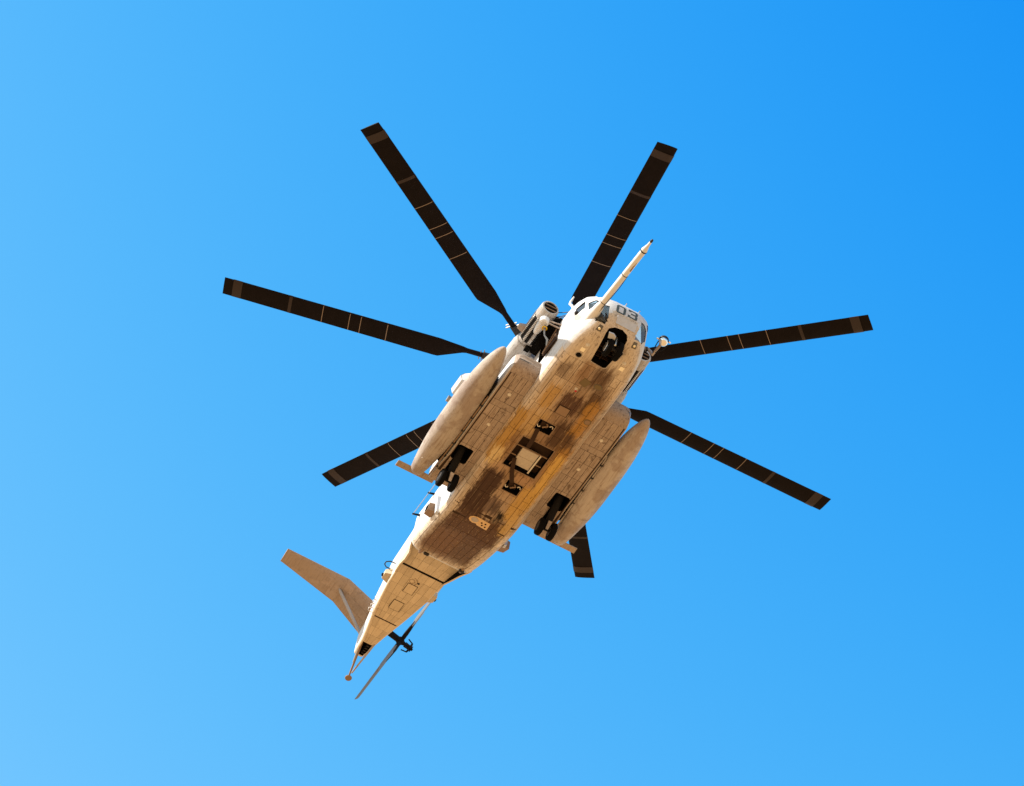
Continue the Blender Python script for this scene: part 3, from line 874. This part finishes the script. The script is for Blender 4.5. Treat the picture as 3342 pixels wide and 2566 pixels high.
# stabiliser underside: rib bays
def stab_pt(s_, c, off):
    (o0, c0, t0), (o1, c1, t1) = (st_s[0], st_s[1]) if s_ < 1 else (st_s[1], st_s[3])
    f = s_ if s_ < 1 else s_-1
    o_, ch, th = Vector(o0).lerp(Vector(o1), f), Vector(c0).lerp(Vector(c1), f), Vector(t0).lerp(Vector(t1), f)
    t = .5*(2.969*math.sqrt(c)-1.26*c-3.516*c*c+2.843*c**3-1.036*c**4)
    return o_ + ch*c - th*t - th.normalized()*off
bays = [.25, .45, .62, .80, .985, 1.015, 1.18, 1.34, 1.50, 1.66, 1.82, 1.97]
for s0, s1 in zip(bays, bays[1:]):
    if s1 - s0 < .05: continue
    for c0, c1 in ((.10, .34), (.345, .62), (.625, .97)):
        cs = [c0+.004, (c0+c1)/2, c1-.004]
        v = [stab_pt(s_, c, o_) for o_ in (.006, -.01) for s_ in (s0+.004, s1-.004) for c in cs]
        f = [(0, 1, 4, 3), (1, 2, 5, 4), (6, 9, 10, 7), (7, 10, 11, 8), (0, 6, 7, 1), (1, 7, 8, 2), (2, 8, 11, 5), (5, 11, 10, 4), (4, 10, 9, 3), (3, 9, 6, 0)]
        mk('skin_panel', v, f, M['stab'], stab)
# ------------------------------------------------------------------ cargo hatch, hooks
hz = MB().box((-.62, -.34, .10), (.22, .30, .20)); 
hz.box((-.20, -.34, .085), (-.18, .30, .10))
hz.make('cargo_hook_box', M['buff'], heli)
rl = [((.28, -.62, .08), (.28, .60, .08)), ((.28, .36, .07), (-.70, .34, .07)), ((-.35, -.36, .08), (-.70, -.40, .08)), ((-.21, -.62, .08), (-.20, -.40, .08)), ((-.22, .37, .08), (-.21, .60, .08))]
for i, (a, b) in enumerate(rl):
    MB().tube([a, b], .022 if i != 1 else .032, 8).make('hatch_rail', M['bronze'] if i != 1 else M['dome'], heli, True)
for k in range(9):
    MB().box((.34, -.60+k*.15, .40), (.80, -.585+k*.15, .60)).make('hatch_rib', M['wellrib'], heli)
MB().box((-.755, -.64, .30), (.815, .64, .34)).make('hatch_floor', M['wellrib'], heli)
for pts in ([(1.39, -.36, -.03), (.86, -.28, -.07), (.36, -.22, .05)], [(-.33, -.38, .05), (-.85, -.20, -.08), (-1.34, .05, -.03)]):
    q = MB()
    a, b, c = [Vector(p) for p in pts]
    for s_, e_ in ((a, b), (b, c)):
        d = (e_-s_); t = Vector((-d.y, d.x, 0)).normalized()*.075
        q.hexa([s_-t, e_-t, e_+t, s_+t, s_-t+Vector((0, 0, .035)), e_-t+Vector((0, 0, .035)), e_+t+Vector((0, 0, .035)), s_+t+Vector((0, 0, .035))])
    q.make('hook_strap', M['wellrib'], heli)
for cx, cy, sgn in ((1.58, -.19, 1), (-1.56, .19, -1)):
    hk = MB().box((cx-.13, cy-.16, .12), (cx+.11, cy+.14, .32)).make('cargo_hook', M['wellrib'], heli)
    for dy, a0 in ((.22, -1), (-.20, 2.2)):
        MB().tube([(cx+.13*math.cos(a0+t), cy+dy+.07*math.sin(a0+t), .05) for t in [k*.45 for k in range(6)]], .022, 8).make('hook_arm', M['dome'], hk, True)
    MB().tube([(cx-.1, cy-.05, .06), (cx+.05, cy+.1, .06), (cx+.12, cy+.02, .08)], .03, 8).make('hook_jaw', M['bronze'], hk, True)
    p = HOOK_F if sgn > 0 else HOOK_R
    q = MB(); xs = [v[0] for v in p]; ys = [v[1] for v in p]
    for (a, b) in (((min(xs), min(ys)), (max(xs), min(ys))), ((max(xs), min(ys)), (max(xs), max(ys))), ((max(xs), max(ys)), (min(xs), max(ys))), ((min(xs), max(ys)), (min(xs), min(ys)))):
        q.tube([(a[0], a[1], -.008), (b[0], b[1], -.008)], .014, 6)
    q.make('well_rim', M['bronze'], hk)
xs = [v[0] for v in HATCH]; ys = [v[1] for v in HATCH]
q = MB()
for a, b in zip(HATCH, HATCH[1:] + HATCH[:1]): q.tube([(a[0], a[1], -.008), (b[0], b[1], -.008)], .016, 6)
q.make('hatch_rim', M['bronze'], heli)
q = MB()
for a, b in zip(NOSE_BAY, NOSE_BAY[1:] + NOSE_BAY[:1]):
    if a[0] < 6.2 and b[0] < 6.2: q.tube([(a[0], a[1], .0), (b[0], b[1], .0)], .018, 6)
q.make('bay_rim', M['tank'], heli)

# ------------------------------------------------------------------ landing gear
def wheel(name, c, r_, w, parent):
    c = Vector(c)
    prof = [(-w/2, r_*.55), (-w/2, r_*.80), (-w*.42, r_*.93), (-w*.25, r_), (w*.25, r_), (w*.42, r_*.93), (w/2, r_*.80), (w/2, r_*.55)]
    o = MB().lathe(c, (0, 1, 0), prof, 28).make(name, M['rubber'], parent, True)
    return o
def rim(c, r_, w, parent, mat):
    MB().lathe(c, (0, 1, 0), [(-w*.52, r_*.30), (-w*.54, r_*.54), (-w*.50, r_*.57), (w*.50, r_*.57), (w*.54, r_*.54), (w*.52, r_*.30)], 20).make('rim', mat, parent, True)
for sg in (-1, 1):
    g = MB().tube([(-1.45, sg*1.98, .62), (-2.05, sg*1.98, .0), (-2.27, sg*1.98, -.38)], [.15, .13, .10], 12)
    g.tube([(-2.27, sg*1.70, -.38), (-2.27, sg*2.28, -.38)], .06, 10)
    lg = g.make('main_landing_gear', M['black'], heli, True)
    MB().tube([(-1.66, sg*1.99, .45), (-1.97, sg*2.0, .12)], .034, 10).make('piston_rod', M['steel'], lg, True)
    MB().hexa([(-1.90, sg*1.90, -.30), (-2.10, sg*1.90, -.55), (-2.13, sg*1.93, -.52), (-1.94, sg*1.93, -.28), (-1.90, sg*2.04, -.30), (-2.10, sg*2.0, -.55), (-2.13, sg*2.0, -.52), (-1.94, sg*2.04, -.28)]).make('torque_plate', M['tank'], lg)
    for yy in (1.75, 2.22):
        w_ = wheel('wheel', (-2.27, sg*yy, -.38), .335, .20, lg)
        rim((-2.27, sg*yy, -.38), .335, .20, lg, M['dark'])
    MB().lathe((-2.27, sg*1.985 - .12, -.38), (0, 1, 0), [(0, .02), (.0, .05), (.03, .05), (.03, .02)], 12).make('axle_cap', M['chrome'], lg, True)
    # hydraulic pipe along the outer lower edge of the sponson
    sp = SPON_S if sg < 0 else SPON_P
    MB().tube([(1.35, sg*2.37, .42), (1.2, sg*2.40, .36), (-.4, sg*2.41, .34), (-2.36, sg*2.45, .32), (-3.0, sg*2.46, .30)], .028, 8).make('jettison_pipe', M['bronze'] if sg < 0 else M['tank'], sp, True)
    for x in (.9, .2, -.5, -1.2, -1.9, -2.5):
        MB().box((x-.03, sg*2.41-.045, .30), (x+.03, sg*2.41+.045, .40)).make('pipe_clamp', M['dark'], sp)
ng = MB().tube([(6.0, .05, .50), (6.12, .05, -.05)], [.09, .07], 12)
ng.tube([(6.10, -.16, -.07), (6.10, .28, -.07)], .05, 10)
ngo = ng.make('nose_landing_gear', M['dark'], heli, True)
for yy in (-.12, .27):
    wheel('wheel', (6.10, yy, -.07), .355, .19, ngo)
    rim((6.10, yy, -.07), .355, .19, ngo, M['steel'] if yy < 0 else M['dark'])
MB().tube([(6.33, .05, .30), (6.30, .06, -.06)], .04, 10).make('piston_rod', M['steel'], ngo, True)
MB().prism([(6.64, -.38, -.01), (6.66, -.20, -.01), (6.58, -.08, -.01), (6.44, -.05, -.01), (6.40, -.30, -.01)], (0, 0, .05)).make('bay_door', M['slate'], ngo)
for x in (5.22, 5.45, 5.68):
    MB().box((x, -.30, .30), (x+.03, .30, .50)).make('bay_frame', M['wellrib'], ngo)
MB().box((5.15, -.02, .28), (5.70, .01, .34)).make('bay_stringer', M['wellrib'], ngo)

# ------------------------------------------------------------------ surface bits draped on the fuselage
bm_ = bmesh.new(); bm_.from_mesh(fus.data); FB = BVHTree.FromBMesh(bm_); bm_.free()
def drape(poly, frm, parent, name, mat, off=.006, thick=.01, sub=5):
    """poly: flat outline (list of 3D points); it is pushed along frm onto the fuselage skin and kept as a thin plate"""
    frm = Vector(frm).normalized()
    bm = bmesh.new()
    vs_ = [bm.verts.new(Vector(p) - frm*3) for p in poly]
    bm.faces.new(vs_)
    if sub > 1:
        bmesh.ops.triangulate(bm, faces=bm.faces)
        bmesh.ops.subdivide_edges(bm, edges=bm.edges, cuts=sub-1, use_grid_fill=True)
    keep = True
    for v in bm.verts:
        h = FB.ray_cast(v.co, frm)
        if h[0] is None: keep = False; break
        v.co = h[0] - frm*off
    if not keep: bm.free(); return None
    r_ = bmesh.ops.extrude_face_region(bm, geom=bm.faces[:])
    for e in r_['geom']:
        if isinstance(e, bmesh.types.BMVert): e.co += frm*(thick+off)
    bmesh.ops.recalc_face_normals(bm, faces=bm.faces)
    me = bpy.data.meshes.new(name); bm.to_mesh(me); bm.free()
    me.materials.append(mat)
    o = bpy.data.objects.new(name, me); COL.objects.link(o); o.parent = parent
    return o
# nose number 03 (outlined block digits)
def digit(strokes, y0, z0, w, h, name):
    for (a, b, c, d) in strokes:
        ya, yb = y0 + a*w, y0 + c*w; za, zb = z0 + b*h, z0 + d*h
        drape([(6.9, ya, za), (6.9, yb, za), (6.9, yb, zb), (6.9, ya, zb)], (-1, 0, 0), fus, name, M['number'], .007, .004, 3)
t = .25
Z0 = [(0, .12, t, .88), (1-t, .12, 1, .88), (.1, .0, .9, .14), (.1, .86, .9, 1)]
Z3 = [(1-t, .08, 1, .44), (1-t, .56, 1, .92), (0, 0, .92, .14), (0, .86, .92, 1), (.28, .43, .92, .57), (0, .14, t, .26), (0, .74, t, .86)]
digit(Z0, -.39, .83, .36, .41, 'digit_zero')
digit(Z3, .06, .86, .37, .42, 'digit_three')
# plate under the number, access plate, and lights
q = MB(); q.hexa([(6.80, -.27, .42), (6.95, -.29, .68), (6.93, .47, .70), (6.79, .48, .41), (6.77, -.27, .43), (6.92, -.29, .70), (6.90, .47, .72), (6.76, .48, .43)])
q.make('nose_plate', M['slate'], fus)
for sg in (-1, 1):
    fr = drape([(6.56, sg*.74, 0), (6.58, sg*.60, 0), (6.39, sg*.60, 0), (6.37, sg*.79, 0)], (0, 0, 1), fus, 'light_frame', M['lightframe'], .012, .01, 3)
    MB().lathe((6.46, sg*.685, .165), (.35, -sg*.0, -1), [(-.02, .05), (.02, .045), (.035, .02)], 14).make('landing_lamp', M['lamp'], fus, True)
    MB().lathe((5.72, sg*.715, .0), (0, 0, -1), [(0, .085), (.012, .08), (.016, .06), (.045, .045), (.06, .015)], 18).make('belly_dome', M['dome'], fus, True)
    drape([(5.53, sg*.84, 0), (5.53, sg*.69, 0), (5.36, sg*.69, 0), (5.36, sg*.84, 0)], (0, 0, 1), fus, 'formation_light', M['cream'], .010, .01, 2)
def disc(cx, cy, rx, ry, n=20): return [(cx + rx*math.cos(2*math.pi*k/n), cy + ry*math.sin(2*math.pi*k/n), 0) for k in range(n)]
drape(disc(5.16, -.77, .125, .125), (0, 0, 1), fus, 'vent_rim', M['dullsteel'], .010, .01, 1)
drape(disc(5.16, -.77, .10, .10), (0, 0, 1), fus, 'vent', M['well'], .016, .01, 1)
drape([(3.98, .09, 0), (4.05, -.17, 0), (4.38, -.09, 0), (4.30, .20, 0)], (0, 0, 1), fus, 'antenna_plate', M['olive'], .022, .02, 1)
drape(disc(4.26, .48, .13, .16), (0, 0, 1), fus, 'drain_rim', M['lightframe'], .016, .01, 1)
drape(disc(4.26, .48, .105, .135), (0, 0, 1), fus, 'drain_cover', M['olive'], .024, .02, 1)
MB().tube([(3.78, -.12, .0), (3.75, -.11, -.09)], [.06, .045], 14).make('beacon', M['dome'], fus, True)
MB().lathe((3.745, -.109, -.09), (0, 0, -1), [(0, .045), (.03, .04), (.05, .01)], 14).make('beacon_lens', M['red'], fus, True)
drape([(2.40, -.25, 0), (2.40, .22, 0), (2.83, .20, 0), (2.83, -.25, 0)], (0, 0, 1), fus, 'plate_rim', M['joint'], .014, .01, 1)
drape([(2.42, -.22, 0), (2.42, .19, 0), (2.79, .17, 0), (2.79, -.22, 0)], (0, 0, 1), fus, 'access_plate', M['bronze'], .024, .02, 1)
drape(disc(2.65, .94, .135, .135), (0, 0, 1), fus, 'port_rim', M['olive'], .016, .01, 1)
drape(disc(2.65, .94, .10, .10), (0, 0, 1), fus, 'port_cover', M['bronze'], .024, .02, 1)
# bright keyhole-shaped scupper on the ramp
kh = [(x, y, 0) for x, y in ((-3.55, .36), (-3.51, -.18), (-3.56, -.33), (-3.65, -.41), (-3.77, -.41), (-3.87, -.33), (-3.91, -.20), (-3.87, -.06), (-3.94, -.03), (-3.97, .39))]
drape(kh, (0, 0, 1), fus, 'scupper_plate', M['scupper'], .014, .012, 4)
drape(disc(-3.70, -.20, .12, .14, 14), (0, 0, 1), fus, 'scupper_cover', M['tank'], .022, .012, 4)
for x, y in ((-3.70, .08), (-3.82, .14), (-3.68, .22), (-3.84, .27)):
    drape(disc(x, y, .045, .035, 8), (0, 0, 1), fus, 'drain_hole', M['joint'], .019, .012, 4)
# side patch and ball on the cockpit wall
drape([(5.44, -2, 1.42), (5.62, -2, 1.36), (5.88, -2, 1.06), (5.92, -2, .93), (5.76, -2, .92), (5.50, -2, 1.18)], (0, 1, 0), fus, 'side_patch', M['tank'], .008, .008, 2)
MB().lathe((5.57, -1.30, 1.48), (0, -1, 0), [(-.02, .08), (.03, .075), (.07, .05), (.085, .01)], 16).make('sensor_ball', M['dark'], fus, True)
# ramp hinge bumps
for sg in (-1, 1):
    q = MB().tube([(-6.80, sg*.825, .97), (-7.0, sg*.83, 1.0), (-7.14, sg*.83, 1.06)], [.05, .07, .06], 10)
    q.make('ramp_hinge', M['bronze'], fus, True)
    MB().lathe((-7.0, sg*.72, .97), (0, 1, 0), [(0, .04), (.02, .07), (.18, .07), (.2, .04)], 12).make('hinge_barrel', M['dark'], fus, True)
# crew door, swung out of the doorway, with treads
a, b, c, d = Vector((4.20, -1.37, 2.12)), Vector((4.33, -1.37, 1.24)), Vector((3.42, -1.42, 1.20)), Vector((3.46, -1.42, 1.42))
q = MB(); n_ = Vector((0, -.05, -.01))
q.hexa([a, b, c, d, a+n_, b+n_, c+n_, d+n_])
door = q.make('crew_door', M['wellrib'], heli)
for k in (.3, .62):
    q = MB(); p, s_ = a.lerp(b, k), d.lerp(c, k)
    q.tube([p+n_*1.2, s_+n_*1.2], .018, 6); q.make('door_rib', M['bronze'], door)
# small square light on the starboard wall
drape([(-3.46, -2, .40), (-3.60, -2, .30), (-3.54, -2, .16), (-3.42, -2, .26)], (0, 1, 0), fus, 'vent', M['well'], .008, .008, 1)

# ------------------------------------------------------------------ refuelling probe
p0, p1 = Vector((6.15, -1.02, .70)), Vector((10.05, -.97, .50))
pd = (p1-p0).normalized()
probe = MB().tube([p0, p0.lerp(p1, .10), p0.lerp(p1, .20), p0.lerp(p1, .24), p1], [.20, .19, .15, .115, .105], 18).make('refuelling_probe', M['white'], heli, True)
MB().tube([p1, p1+pd*.05, p1+pd*.28, p1+pd*.50], [.115, .11, .055, .045], 16).make('nozzle', M['white'], probe, True)
MB().tube([p1-pd*.03, p1+pd*.02], [.122, .122], 18).make('nozzle_band', M['dark'], probe, True)
MB().lathe(p1+pd*.48, pd, [(0, .046), (.06, .05), (.12, .035), (.14, .01)], 14).make('nozzle_tip', M['dark'], probe, True)
MB().tube([p0.lerp(p1, .10)+Vector((0, .05, -.15)), p0.lerp(p1, .36)+Vector((0, .10, -.09)), p0.lerp(p1, .5)+Vector((0, .13, -.04)), p0.lerp(p1, .66)+Vector((0, .10, -.04))], .012, 6).make('hose', M['dark'], probe, True)
for k in (.27, .66):
    c = p0.lerp(p1, k)
    MB().tube([c-pd*.012, c+pd*.012], [.121, .121], 18).make('clamp', M['dark'], probe, True)
MB().box(tuple(p0.lerp(p1, .74)+Vector((0, .02, -.112))), tuple(p0.lerp(p1, .86)+Vector((0, .055, -.095)))).make('warning_stencil', M['bronze'], probe)

# ------------------------------------------------------------------ sensor turret on an arm, port side of the nose
tur = MB().tube([(5.42, 1.25, 1.50), (5.56, 1.50, 1.52), (5.68, 1.62, 1.28), (5.74, 1.66, 1.10), (6.02, 1.68, 1.14), (6.30, 1.70, 1.16)], [.09, .06, .055, .05, .05, .05], 10).make('sensor_turret', M['tank'], heli, True)
bc = Vector((6.44, 1.71, 1.14))
MB().lathe(bc-Vector((0, 0, .17)), (0, 0, 1), [(.0, .01), (.02, .08), (.08, .145), (.17, .17), (.25, .15)], 20).make('turret_ball', M['chrome'], tur, True)
MB().lathe(bc+Vector((0, 0, .06)), (0, 0, 1), [(0, .175), (.03, .18), (.06, .175), (.12, .14), (.15, .05)], 20).make('turret_cap', M['dark'], tur, True)
MB().tube([(5.50, 1.40, 1.42), (5.62, 1.62, 1.42), (5.72, 1.72, 1.22), (5.9, 1.60, 1.06), (6.2, 1.54, 1.02), (6.38, 1.55, 1.14)], .018, 6).make('cable', M['black'], tur, True)
MB().tube([(5.46, 1.34, 1.35), (5.50, 1.45, 1.28), (5.60, 1.50, 1.35), (5.62, 1.46, 1.5)], .02, 6).make('cable', M['black'], tur, True)
MB().tube([(5.9, 1.70, 1.08), (6.15, 1.84, 1.05), (6.38, 1.90, 1.10), (6.42, 1.87, 1.22)], .016, 6).make('cable', M['black'], tur, True)
for dx, dy in ((.06, .17), (-.02, -.18)):
    MB().lathe(bc+Vector((dx, dy, .05)), (0, dy, 0), [(0, .03), (.05, .04), (.08, .02)], 10).make('side_lamp', M['chrome'], tur, True)
# base fairing of the arm
MB().lathe((5.42, 1.28, 1.50), (0, 1, 0), [(-.05, .18), (.05, .16), (.1, .1)], 14).make('arm_socket', M['tank'], tur, True)

# ------------------------------------------------------------------ rescue hoist over the starboard crew door
hoist = MB().tube([(3.45, -1.90, 2.13), (3.55, -1.90, 2.13), (3.80, -1.90, 2.10), (4.10, -1.90, 2.08)], [.08, .12, .15, .15], 14).make('rescue_hoist', M['white'], heli, True)
MB().lathe((4.14, -1.90, 2.08), (0, 0, -1), [(-.15, .10), (-.08, .17), (.12, .175), (.17, .12)], 18).make('drum_housing', M['white'], hoist, True)
for s_, e_ in (((4.20, -1.80, 2.10), (4.42, -1.30, 1.96)), ((4.20, -1.80, 2.0), (4.36, -1.30, 1.80))):
    MB().tube([s_, e_], .03, 8).make('hoist_arm', M['tank'], hoist, True)
rc = Vector((4.14, -1.84, 1.72))
MB().tube([rc + Vector((.075*math.cos(a), .075*math.sin(a), 0)) for a in [2*math.pi*k/18 for k in range(19)]], .028, 8).make('bumper_ring', M['yellow'], hoist, True)
MB().tube([rc+Vector((0, 0, .2)), rc+Vector((-.02, .02, -.10)), rc+Vector((.0, .05, -.35)), rc+Vector((.08, .16, -.60)), rc+Vector((.02, .19, -.84))], [.02, .035, .028, .04, .02], 8).make('hoist_hook', M['dullsteel'], hoist, True)
# wires between the filter barrel and the cabin roof
for a, b in (((4.10, -1.65, 2.50), (4.62, -1.25, 2.40)), ((4.05, -1.7, 2.40), (4.66, -1.28, 2.26)), ((4.2, -1.5, 2.75), (4.75, -1.1, 2.60))):
    a, b = Vector(a), Vector(b)
    MB().tube([a, a.lerp(b, .5)-Vector((0, 0, .05)), b], .016, 6).make('bonding_cable', M['dark'], hoist, True)
# bracket on the outer side of the barrel
MB().hexa([(2.85, -2.12, 2.50), (3.20, -2.12, 2.50), (3.10, -2.42, 2.56), (2.92, -2.42, 2.56), (2.85, -2.12, 2.68), (3.20, -2.12, 2.68), (3.10, -2.42, 2.66), (2.92, -2.42, 2.66)]).make('barrel_bracket', M['tank'], hoist)

# ------------------------------------------------------------------ aerials and small fittings
MB().tube([(4.92, -1.16, 2.40), (4.80, -1.26, 2.70), (4.62, -1.28, 2.95), (4.60, -1.26, 3.12), (4.72, -1.22, 3.30)], [.06, .05, .045, .04, .025], 10).make('horn_aerial', M['white'], heli, True)
wire = MB().tube([(-4.5, -1.55, 2.20), (-6.75, -1.55, 2.25)], .014, 6).make('wire_aerial', M['tubeblue'], heli, True)
for x in (-5.44, -6.67):
    MB().tube([(x, -1.28, 2.32), (x, -1.58, 2.22)], [.045, .03], 8).make('standoff', M['black'], wire, True)
MB().tube([(-9.56, -.86, 2.62), (-9.56, -1.08, 2.60), (-9.66, -1.20, 2.60), (-9.80, -1.20, 2.60), (-9.92, -1.08, 2.62), (-9.92, -.84, 2.64)], .022, 8).make('loop_aerial', M['dark'], heli, True)
for sg in (-1, 1):
    q = MB().hexa([(-9.72, sg*.84, 2.20), (-10.28, sg*.82, 2.24), (-10.22, sg*1.06, 2.30), (-9.88, sg*1.08, 2.26), (-9.72, sg*.84, 2.52), (-10.28, sg*.82, 2.52), (-10.22, sg*1.06, 2.46), (-9.88, sg*1.08, 2.46)])
    wr = q.make('warning_sensor', M['tail'], heli)
    wr['label'] = 'missile warning sensor on the ' + ('starboard' if sg < 0 else 'port') + ' side of the boom'
    MB().lathe((-10.10, sg*1.06, 2.37), (-.4, sg, 0), [(0, .07), (.05, .065), (.07, .03)], 12).make('sensor_eye', M['black'], wr, True)
    # flare dispenser with bracket on the aft cabin side
    q = MB()
    q.hexa([(-4.72, sg*1.36, .62), (-5.22, sg*1.36, .78), (-5.22, sg*1.62, .84), (-4.78, sg*1.66, .66), (-4.66, sg*1.36, 1.00), (-5.18, sg*1.36, 1.20), (-5.18, sg*1.60, 1.16), (-4.74, sg*1.64, .98)])
    fd = q.make('flare_dispenser', M['bronze'], heli)
    MB().hexa([(-4.83, sg*1.655, .72), (-5.10, sg*1.63, .83), (-5.10, sg*1.645, .83), (-4.83, sg*1.672, .72), (-4.80, sg*1.64, .94), (-5.08, sg*1.615, 1.07), (-5.08, sg*1.635, 1.07), (-4.80, sg*1.66, .94)]).make('dispenser_mouth', M['well'], fd)
    MB().hexa([(-4.42, sg*1.33, .34), (-4.58, sg*1.33, .34), (-4.60, sg*1.43, .40), (-4.44, sg*1.43, .40), (-4.52, sg*1.35, 1.30), (-4.72, sg*1.35, 1.34), (-4.72, sg*1.47, 1.30), (-4.54, sg*1.47, 1.26)]).make('deflector', M['slate'], fd)
# steps on the starboard side of the boom
for k in range(4):
    x = -11.35 - k*.16
    MB().tube([(x, -.60, 2.60-k*.06), (x-.05, -.76, 2.56-k*.06), (x-.14, -.74, 2.50-k*.06), (x-.12, -.56, 2.48-k*.06)], .018, 6).make('boom_step', M['white'], heli, True)
# tail skid
sk = MB().tube([(-13.55, -.19, 2.40), (-14.68, -.02, 1.72), (-14.78, 0, 1.60)], [.055, .035, .03], 10).make('tail_skid', M['bronze'], heli, True)
MB().tube([(-13.30, .22, 2.25), (-14.60, .02, 1.70)], [.045, .03], 10).make('skid_brace', M['tank'], sk, True)
MB().tube([(-13.9, -.15, 2.22), (-14.3, -.09, 1.96)], [.062, .055], 10).make('skid_damper', M['dullsteel'], sk, True)
MB().lathe((-14.80, 0, 1.62), (.2, 0, -1), [(-.02, .02), (0, .10), (.03, .135), (.06, .12), (.075, .05)], 18).make('skid_shoe', M['bronze'], sk, True)
for k in range(5):
    MB().box((-13.48-k*.14, .02, 2.30), (-13.44-k*.14, .14, 2.42)).make('well_bracket', M['dark'], sk)
# bits on the nose
for x, y, z in ((6.72, -.02, 1.52), (6.74, .50, 1.46)):
    MB().tube([(x-.1, y, z-.08), (x, y, z+.08), (x+.12, y, z+.1)], [.03, .025, .02], 8).make('air_data_probe', M['chrome'], fus, True)
